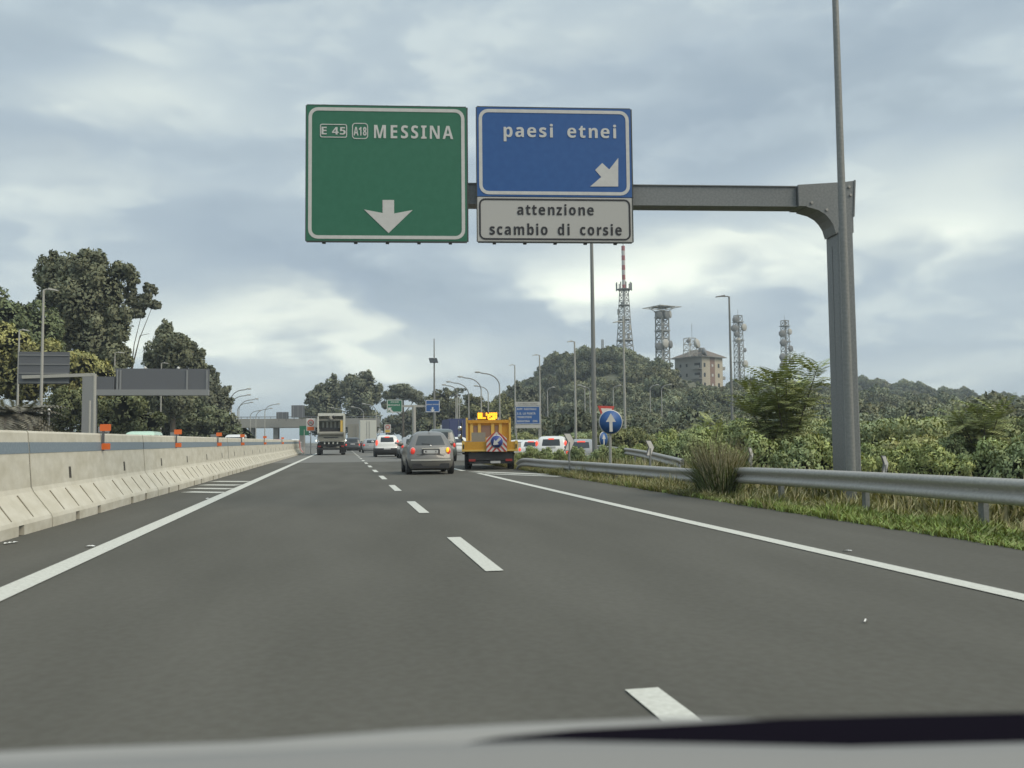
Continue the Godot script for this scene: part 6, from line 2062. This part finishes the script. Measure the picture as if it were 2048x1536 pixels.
func centre_trees() -> void:
	var s := 0.131
	tree("dark_wood_tree", "left half of the dark trees beyond the garbage truck, with a small pointed top", Vector3(-4.763, 0.000, -235.000), [
		lobe(Vector3(-4.793, 10.070, -235.000), 40 * s, 36 * s), lobe(Vector3(-2.921, 13.912, -235.000), 28 * s, 22 * s), lobe(Vector3(-2.803, 17.126, -235.000), 7 * s, 12 * s), lobe(Vector3(-8.298, 11.996, -235.000), 14 * s, 14 * s), lobe(Vector3(-6.058, 14.297, -235.000), 14 * s, 14 * s), lobe(Vector3(-9.775, 8.175, -235.000), 16 * s, 20 * s), lobe(Vector3(-4.778, 4.959, -235.000), 50 * s, 24 * s)], 10920, 0.51, BROWNISH, "", 0.4, 0.3, 0.66)
	tree("dark_wood_tree", "highest of the dark trees in the centre of the view", Vector3(4.296, 0.000, -235.000), [
		lobe(Vector3(4.035, 12.621, -235.000), 36 * s, 44 * s), lobe(Vector3(5.944, 16.500, -235.000), 20 * s, 20 * s), lobe(Vector3(6.072, 18.574, -235.000), 9 * s, 8 * s), lobe(Vector3(1.494, 15.588, -235.000), 20 * s, 18 * s), lobe(Vector3(8.116, 13.264, -235.000), 14 * s, 26 * s), lobe(Vector3(3.405, 6.185, -235.000), 44 * s, 34 * s)], 10920, 0.51, BROWNISH, "", 0.4, 0.3, 0.66)
	s = 0.111
	tree("umbrella_tree", "umbrella shaped tree with sky showing between its branches", Vector3(12.793, 0.000, -200.000), [
		lobe(Vector3(12.820, 11.678, -200.000), 36 * s, 17 * s), lobe(Vector3(9.965, 11.237, -200.000), 20 * s, 14 * s), lobe(Vector3(15.687, 10.678, -200.000), 20 * s, 13 * s), lobe(Vector3(12.163, 13.008, -200.000), 24 * s, 9 * s), lobe(Vector3(8.868, 9.032, -200.000), 9 * s, 9 * s), lobe(Vector3(17.120, 8.676, -200.000), 10 * s, 10 * s)], 6760, 0.37, DARK, "", 0.35, 0.3, 0.5)
	tree("dark_wood_tree", "dark bushy trees under the umbrella shaped tree, left of the thin gantry column", Vector3(14.026, 0.000, -212.000), [
		lobe(Vector3(14.623, 5.621, -212.000), 40 * s, 26 * s), lobe(Vector3(18.728, 7.360, -212.000), 26 * s, 30 * s), lobe(Vector3(10.552, 4.480, -212.000), 26 * s, 22 * s), lobe(Vector3(17.541, 3.843, -212.000), 40 * s, 20 * s)], 6760, 0.48, DARK, "", 0.3, 0.3)
	s = 0.106
	tree("olive_wood_tree", "olive brown trees behind the small blue sign", Vector3(19.922, 0.000, -190.000), [
		lobe(Vector3(19.111, 7.233, -190.000), 30 * s, 34 * s), lobe(Vector3(19.972, 10.089, -190.000), 26 * s, 14 * s, 0.7), lobe(Vector3(22.613, 6.688, -190.000), 30 * s, 34 * s), lobe(Vector3(26.348, 5.607, -190.000), 34 * s, 30 * s), lobe(Vector3(17.826, 3.547, -190.000), 50 * s, 24 * s)], 9360, 0.42, OLIVE.lerp(DARK, 0.45), "", 0.3, 0.3)
	tree("airy_tree", "airy grey tree top showing sky between its twigs above the blue truck", Vector3(23.762, 0.000, -200.000), [
		lobe(Vector3(23.494, 11.675, -200.000), 18 * s, 9 * s), lobe(Vector3(25.296, 12.235, -200.000), 14 * s, 7 * s), lobe(Vector3(22.377, 12.570, -200.000), 7 * s, 6 * s), lobe(Vector3(27.206, 10.888, -200.000), 12 * s, 8 * s)], 1092, 0.33, DARK, "", 0.15, 0.3, 0.0)
	tree("olive_wood_tree", "olive trees behind the yellow truck and the arched lamps", Vector3(29.510, 0.000, -180.000), [
		lobe(Vector3(27.003, 5.866, -180.000), 34 * s, 30 * s), lobe(Vector3(31.107, 6.352, -180.000), 34 * s, 34 * s, 1.1), lobe(Vector3(25.496, 8.902, -180.000), 22 * s, 14 * s, 0.6), lobe(Vector3(33.672, 4.816, -180.000), 30 * s, 34 * s), lobe(Vector3(29.539, 3.324, -180.000), 60 * s, 24 * s)], 9880, 0.39, OLIVE, "", 0.3, 0.3)
	s = 0.117
	tree("dark_pine_tree", "dark spiky pine at the foot of the hill behind the blue direction board", Vector3(41.280, 0.000, -210.000), [
		lobe(Vector3(41.761, 10.765, -210.000), 26 * s, 22 * s), lobe(Vector3(40.701, 13.745, -210.000), 9 * s, 12 * s), lobe(Vector3(38.758, 13.148, -210.000), 7 * s, 9 * s), lobe(Vector3(43.598, 11.956, -210.000), 16 * s, 18 * s), lobe(Vector3(41.715, 6.600, -210.000), 34 * s, 26 * s)], 5720, 0.42, DARK, "", 0.3, 0.3)

func scatter_mesh(seed_: int, lobes: Array, n: int, size: float, col: Color, core := 0.6) -> ArrayMesh:
	var lv := Leaves.new(seed_)
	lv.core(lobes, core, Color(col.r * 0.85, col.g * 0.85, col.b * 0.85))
	lv.crown(lobes, n, size, col, 0.3)
	return lv.done()

func scatter(called: String, mesh: ArrayMesh, places: Array, m := "leaves") -> MultiMeshInstance3D:
	var mm := MultiMesh.new()
	mm.transform_format = MultiMesh.TRANSFORM_3D
	mm.use_colors = true
	mm.mesh = mesh
	mm.instance_count = places.size()
	for k in places.size():
		mm.set_instance_transform(k, places[k][0])
		mm.set_instance_color(k, places[k][1])
	var o := MultiMeshInstance3D.new()
	o.multimesh = mm
	o.material_override = M[m]
	o.name = numbered(called)
	o.set_meta("kind", "stuff")
	add_child(o)
	return o

func hill_trees() -> void:
	var dome := [lobe(Vector3(0, 2.2, 0), 2.2, 1.6), lobe(Vector3(1.3, 1.8, 0.6), 1.5, 1.3), lobe(Vector3(-1.3, 1.9, -0.3), 1.6, 1.3), lobe(Vector3(0.2, 1.6, 1.3), 1.5, 1.2), lobe(Vector3(0.3, 3.1, 0.1), 1.3, 0.9), lobe(Vector3(0, 0.8, 0), 2.2, 1.0)]
	var low := [lobe(Vector3(0, 0.7, 0), 1.5, 0.8), lobe(Vector3(1.0, 0.6, 0.4), 1.0, 0.7), lobe(Vector3(-0.9, 0.6, -0.4), 1.1, 0.75), lobe(Vector3(0.1, 0.9, 0.8), 0.9, 0.6)]
	var mesh_dark := scatter_mesh(5, dome, 5200, 0.27, Color(0.175, 0.198, 0.128))
	var mesh_olive := scatter_mesh(6, low, 9500, 0.085, Color(0.285, 0.325, 0.165))
	var r := RandomNumberGenerator.new()
	r.seed = 21
	var far := []
	for k in 6500:
		var z := -r.randf_range(110.0, 330.0) if k % 4 else -r.randf_range(330.0, 520.0)
		var x := r.randf_range(14.0, 0.85 * -z + 40.0)
		var h := hill_height(x, z)
		if x < 26.0 + 0.02 * (-z) and h < 0.5:
			continue
		if absf(x - 120.504) < 17.0 and z < -282.0 and z > -322.0:
			continue
		var sc := (0.42 + 1.25 * pow(r.randf(), 2.3)) * (1.0 + 0.3 * smoothstep(320.0, 480.0, -z))
		# a clearing below the house
		if x > -z * 0.372 and x < -z * 0.453 and z < -150.0:
			sc = minf(sc, (1.15 - z * 0.062 - h) / 4.3)
			sc = maxf(sc, 0.28)
		var patch := sin(x * 0.11 + z * 0.05) * sin(z * 0.09 - x * 0.03)
		var tone := r.randf_range(0.7, 1.3) * (1.0 + 0.3 * patch)
		var warm := clampf(r.randf() + 0.4 * sin(x * 0.05 - z * 0.07), 0.0, 1.3)
		far.append([Transform3D(Basis.from_euler(Vector3(0, r.randf() * TAU, 0)).scaled(Vector3(sc, sc * r.randf_range(0.8, 1.15), sc)), Vector3(x, h - 0.4, z)), Color(tone * (1.0 + 0.10 * warm), tone, tone * (1.0 - 0.06 * warm))])
	scatter("hillside_woods", mesh_dark, far)
	var mid := []
	for k in 1500:
		var z := -r.randf_range(30.0, 150.0)
		var x := r.randf_range(18.0, 0.85 * -z + 30.0)
		var slip := 17.5 if z > -60.0 else 15.5
		if x < slip + 2.5 or r.randf() > 0.75:
			continue
		var sc := r.randf_range(0.7, 1.5)
		var tone := r.randf_range(0.7, 1.15)
		var warm := r.randf_range(-0.15, 0.2)
		mid.append([Transform3D(Basis.from_euler(Vector3(0, r.randf() * TAU, 0)).scaled(Vector3(sc, sc * r.randf_range(0.8, 1.4), sc)), Vector3(x, maxf(hill_height(x, z), -0.5) - 0.15, z)), Color(tone * (1.0 + warm * 0.5), tone, tone * (1.0 - warm * 0.6))])
	scatter("roadside_scrub", mesh_olive, mid)
	# trees that stand out on the crest
	var crest := [[1152, 722, 25, "rounded dark tree at the left end of the hill crest"], [1180, 716, 24, "dark tree on the crest behind the tall lamp post"], [1215, 722, 25, "dark tree on the crest left of the tallest tower"], [1245, 724, 22, "dark tree at the foot of the tallest tower"], [1275, 735, 20, "dark tree on the crest right of the tallest tower"], [1312, 748, 20, "dark tree in front of the square dish tower"], [1342, 750, 18, "dark tree between the dish tower and the house"], [1100, 762, 24, "dark tree low on the left flank of the hill"], [1125, 742, 22, "spreading dark tree on the left flank of the hill"], [1078, 780, 22, "lowest dark tree on the left flank of the hill"], [1505, 766, 24, "rounded dark tree right of the slim dish tower"], [1480, 775, 20, "dark tree at the foot of the slim dish tower"]]
	var pos := [Vector3(74.687, 26.961, -285.000), Vector3(79.447, 27.982, -285.000), Vector3(85.400, 27.030, -285.000), Vector3(90.546, 26.731, -285.000), Vector3(95.695, 24.931, -285.000), Vector3(102.087, 22.793, -285.000), Vector3(107.334, 22.477, -285.000), Vector3(60.089, 18.687, -260.000), Vector3(66.404, 22.471, -270.000), Vector3(54.534, 15.437, -250.000), Vector3(136.404, 19.855, -285.000), Vector3(131.827, 18.319, -285.000)]
	var first: Node3D
	for k in crest.size():
		var p: Vector3 = pos[k]
		var ground := hill_height(p.x, p.z)
		var w: float = crest[k][2] * 0.158
		var hgt := maxf(p.y + w * 0.55 - ground, 3.5)
		if first == null:
			first = thing("crest_tree", crest[k][3], "tree", Vector3(p.x, ground, p.z), 0.0, "trees on the hill crest")
			var own := [lobe(Vector3(0, 0.66, 0), 0.42, 0.26), lobe(Vector3(0.26, 0.6, 0.1), 0.28, 0.24), lobe(Vector3(-0.28, 0.62, 0), 0.28, 0.22), lobe(Vector3(0.05, 0.82, -0.05), 0.24, 0.16), lobe(Vector3(0, 0.35, 0.1), 0.42, 0.3)]
			part("crown", scatter_mesh(8, own, 5200, 0.045, DARK), "leaves", first)
			var b := MB.new()
			b.tube([Vector3(0, -0.05, 0), Vector3(0.02, 0.6, 0)], [0.05, 0.03], 7)
			part("trunk", b.done(), "bark", first)
			first.scale = Vector3(w * 1.35, hgt, w * 1.35)
		else:
			var c := dup(first, Vector3(p.x, ground, p.z), k * 1.3, crest[k][3])
			c.scale = Vector3(w * 1.35, hgt, w * 1.35)

func near_plants() -> void:
	# saplings with feathery leaves behind the rail
	sapling("feathery_sapling", "tall sapling with feathery leaves left of the gantry column", Vector3(13.003, 0.000, -25.000) + Vector3(0, -0.4, 0), 3.659, 430, 1.15, 5)
	sapling("feathery_sapling", "feathery sapling with long leaf stalks near the right edge", Vector3(21.126, 0.000, -27.000) + Vector3(0, -0.4, 0), 2.508, 300, 1.1, 6)
	sapling("feathery_sapling", "low feathery sapling between the arrow marker and the tall sapling", Vector3(14.360, 0.000, -34.000) + Vector3(0, -0.4, 0), 2.393, 120, 0.9, 7)
	# bushes
	var low := [lobe(Vector3(0, 0.45, 0), 0.75, 0.5), lobe(Vector3(0.55, 0.4, 0.2), 0.55, 0.42), lobe(Vector3(-0.55, 0.38, -0.1), 0.55, 0.4), lobe(Vector3(0.1, 0.68, 0.1), 0.45, 0.34)]
	var meshes := []
	var cols := [Color(0.305, 0.36, 0.16), Color(0.255, 0.305, 0.15), Color(0.37, 0.42, 0.17)]
	for k in 3:
		var lv := Leaves.new(60 + k)
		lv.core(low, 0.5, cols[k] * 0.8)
		lv.crown(low, 9000, 0.052, cols[k], 0.22, 0.45, 1.3)
		meshes.append(lv.done())
	var spots := [
		[Vector3(8.730, 0.000, -42.000), 0.8, 0, "low green bush right behind the yellow truck's rail"], [Vector3(9.009, 0.000, -40.000), 0.75, 1, "low bush hiding the wheels of the white estate car"], [Vector3(9.177, 0.000, -38.000), 0.7, 0, "low bush left of the first arrow marker"], [Vector3(9.432, 0.000, -36.000), 0.8, 1, "bush between the first arrow marker and the tall lamp post"], [Vector3(9.973, 0.000, -34.000), 0.85, 1, "bush at the foot of the tall lamp post"], [Vector3(12.621, 0.000, -40.000), 0.8, 0, "bush right of the round blue sign's post"], [Vector3(13.585, 0.000, -40.000), 0.85, 2, "yellow green bush left of the middle arrow marker"], [Vector3(14.359, 0.000, -39.000), 1.0, 0, "bush right of the middle arrow marker"], [Vector3(11.831, 0.000, -30.000), 1.15, 1, "dark bush just left of the grass tuft"], [Vector3(13.425, 0.000, -33.000), 1.6, 0, "large bush behind the grass tuft"], [Vector3(15.046, 0.000, -40.000), 1.6, 2, "yellowish bush behind the far guardrail"], [Vector3(11.637, 0.000, -24.000), 1.3, 0, "bush under the tall feathery sapling"], [Vector3(12.182, 0.000, -23.000), 1.25, 1, "shady bush below the tall sapling, left of the gantry"], [Vector3(12.928, 0.000, -23.000), 1.3, 2, "yellow green bush against the gantry column"],
		[Vector3(16.423, 0.000, -26.000), 1.1, 0, "bush right of the gantry column"], [Vector3(16.883, 0.000, -25.000), 1.15, 2, "bright bush right of the last arrow marker"], [Vector3(16.471, 0.000, -23.000), 1.1, 2, "bright yellow green bush behind the guardrail"], [Vector3(20.183, 0.000, -27.000), 1.3, 1, "olive bush left of the right hand sapling"], [Vector3(17.591, 0.000, -22.000), 1.2, 0, "bush at the right edge of the view"], [Vector3(17.685, 0.000, -21.000), 1.3, 1, "bush cut by the right edge of the view"], [Vector3(25.438, 0.000, -36.000), 1.9, 0, "tall bush in the middle distance right of the column"], [Vector3(31.864, 0.000, -42.000), 1.9, 1, "taller dull bush behind the right bushes"], [Vector3(29.514, 0.000, -45.000), 2.0, 1, "dull green bush far right of the column"], [Vector3(31.506, 0.000, -38.000), 1.9, 2, "large yellowish bush far right"], [Vector3(19.325, 0.000, -42.000), 2.0, 0, "broad bush far behind the narrow arrow marker"], [Vector3(22.634, 0.000, -38.000), 2.0, 1, "broad bush behind the gantry column"]]
	for k in spots.size():
		var q: Array = spots[k]
		var t := thing("bush", q[3], "bush", q[0] + Vector3(0, -0.15 if k < 9 else -0.45, 0), k * 1.7, "bushes behind the guardrail")
		part("foliage", meshes[q[2]], "leaves", t)
		var b := MB.new()
		b.tube([Vector3(0, -0.1, 0), Vector3(0.02, 0.5, 0)], 0.04, 5)
		part("stem", b.done(), "bark", t)
		t.scale = Vector3.ONE * float(q[1]) * Vector3(1.0, 1.25, 1.0)
	# the dark tuft that leans over the rail
	var g := thing("grass_tuft", "big dark tuft of tall grass leaning over the guardrail", "grass tuft", Vector3(7.408, 0.000, -17.071))
	var lv := Leaves.new(77)
	for k in 1900:
		var a := lv.r.randf() * TAU
		var rr := sqrt(lv.r.randf()) * 0.36
		var p := Vector3(cos(a) * rr, 0, sin(a) * rr * 1.2)
		var out := Vector3(cos(a) * rr * 1.1, 0, sin(a) * rr) + lv.rnd() * 0.30
		var h := lv.r.randf_range(0.35, 1.0)
		var col := Color(0.125, 0.155, 0.065) * lv.r.randf_range(0.7, 1.5)
		if h > 0.8:
			h = lv.r.randf_range(0.85, 1.25)
			col = Color(0.26, 0.24, 0.15) * lv.r.randf_range(0.8, 1.3)
		grass_blade(lv, p, out, h, 0.010, col)
	part("blades", lv.done(), "blades", g)

func grass_blade(lv: Leaves, p: Vector3, lean: Vector3, h: float, w: float, col: Color) -> void:
	var side := Vector3(-lean.z, 0, lean.x)
	if side.length() < 0.01:
		side = Vector3.RIGHT
	side = (side.normalized() + lv.rnd() * 0.7).normalized()
	side.y *= 0.2
	var mid := p + Vector3(lean.x * 0.35, h * 0.55, lean.z * 0.35)
	var tip := p + Vector3(lean.x * 1.1, h, lean.z * 1.1)
	var k := lv.v.size()
	var nrm := (Vector3(0, 0.6, 0) + lv.rnd() * 0.5 + lean).normalized()
	lv.v.append_array(PackedVector3Array([p - side * w, p + side * w, mid + side * w * 0.8, mid - side * w * 0.8, tip]))
	for e in 5:
		lv.n.append(nrm)
		lv.c.append(col)
	if side.cross(mid - p).dot(nrm) > 0.0:
		lv.i.append_array(PackedInt32Array([k, k + 2, k + 1, k, k + 3, k + 2, k + 3, k + 4, k + 2]))
	else:
		lv.i.append_array(PackedInt32Array([k, k + 1, k + 2, k, k + 2, k + 3, k + 3, k + 2, k + 4]))

func sapling(called: String, label: String, at: Vector3, h: float, n: int, fl: float, seed_: int) -> void:
	var t := thing(called, label, "tree", at, 0.0, "feathery saplings")
	var lv := Leaves.new(seed_)
	var stems := []
	for k in 7:
		var a := TAU * k / 7.0 + lv.r.randf() * 0.6
		var tip := Vector3(cos(a) * h * 0.30, h * lv.r.randf_range(0.62, 0.98), sin(a) * h * 0.30)
		if k == 0:
			tip = Vector3(0.05, h * 0.95, 0)
		stems.append(tip)
		var b := MB.new()
		b.tube([Vector3.ZERO, tip * Vector3(0.35, 0.5, 0.35), tip], [0.045, 0.03, 0.012], 6)
		part("stem", b.done(), "bark", t)
	for k in n:
		var s: Vector3 = stems[k % 7]
		var f := sqrt(lv.r.randf_range(0.05, 1.0))
		var p := Vector3.ZERO.lerp(s * Vector3(0.35, 0.5, 0.35), f * 2.0) if f < 0.5 else (s * Vector3(0.35, 0.5, 0.35)).lerp(s, f * 2.0 - 1.0)
		var a := lv.r.randf() * TAU
		var col := Color(0.25, 0.30, 0.13).lerp(Color(0.34, 0.36, 0.15), lv.r.randf()) * lv.r.randf_range(0.75, 1.2)
		lv.frond(p, Vector3(cos(a), lv.r.randf_range(0.15, 1.0) + (0.4 if f > 0.9 else 0.0), sin(a)), fl * lv.r.randf_range(0.6, 1.1), col, 0.9, 11)
	part("crown", lv.done(), "leaves", t)

func tuft_mesh(seed_: int, n: int, h: float, w: float, col: Color, dry: Color) -> ArrayMesh:
	var lv := Leaves.new(seed_)
	for k in n:
		var a := lv.r.randf() * TAU
		var rr := lv.r.randf() * 0.12
		grass_blade(lv, Vector3(cos(a) * rr, 0, sin(a) * rr), lv.rnd() * h * 0.5, h * lv.r.randf_range(0.5, 1.1), w, col.lerp(dry, lv.r.randf()) * lv.r.randf_range(0.75, 1.25))
	return lv.done()

func grass() -> void:
	var lush := tuft_mesh(1, 16, 0.24, 0.010, Color(0.235, 0.335, 0.10), Color(0.37, 0.40, 0.17))
	var dull := tuft_mesh(2, 14, 0.42, 0.011, Color(0.235, 0.26, 0.115), Color(0.40, 0.37, 0.22))
	var r := RandomNumberGenerator.new()
	r.seed = 33
	var a := []
	var b := []
	for k in 12000:
		var z := -r.randf_range(3.0, 44.0) if k % 3 else -r.randf_range(3.0, 20.0)
		var x := 6.72 + pow(r.randf(), 1.25) * 2.4
		var y := -0.03 - 0.055 * (x - 6.95) / 0.75
		if x > 7.9 and r.randf() < 0.3:
			continue
		var near := clampf((-z - 12.0) / 14.0, 0.0, 1.0)
		var sc := r.randf_range(0.4, 1.05) * (0.7 + 0.35 * smoothstep(6.75, 7.3, x))
		var patch := 0.75 + 0.35 * sin(x * 3.1 + z * 0.9) * sin(z * 1.7)
		var xfm := Transform3D(Basis.from_euler(Vector3(0, r.randf() * TAU, 0)).scaled(Vector3(1.3, maxf(patch, 0.35), 1.3) * sc), Vector3(x, y, z))
		var tone := r.randf_range(0.75, 1.25)
		if r.randf() < near * 0.85 + (0.25 if x > 7.7 else 0.0):
			b.append([xfm, Color(tone, tone, tone)])
		else:
			a.append([xfm, Color(tone, tone, tone)])
	for k in 9000:
		var z := -r.randf_range(6.0, 60.0)
		var x := r.randf_range(8.8, 13.2) if k % 2 else r.randf_range(18.5, 40.0)
		var sc := r.randf_range(0.7, 1.6)
		var tone := r.randf_range(0.6, 1.1)
		b.append([Transform3D(Basis.from_euler(Vector3(0, r.randf() * TAU, 0)).scaled(Vector3(1.5, 1.2, 1.5) * sc), Vector3(x, -0.5 if x > 11.5 else -0.05 - 0.07 * (x - 6.95), z)), Color(tone, tone, tone)])
	scatter("verge_grass", lush, a, "blades")
	scatter("dry_weeds", dull, b, "blades")
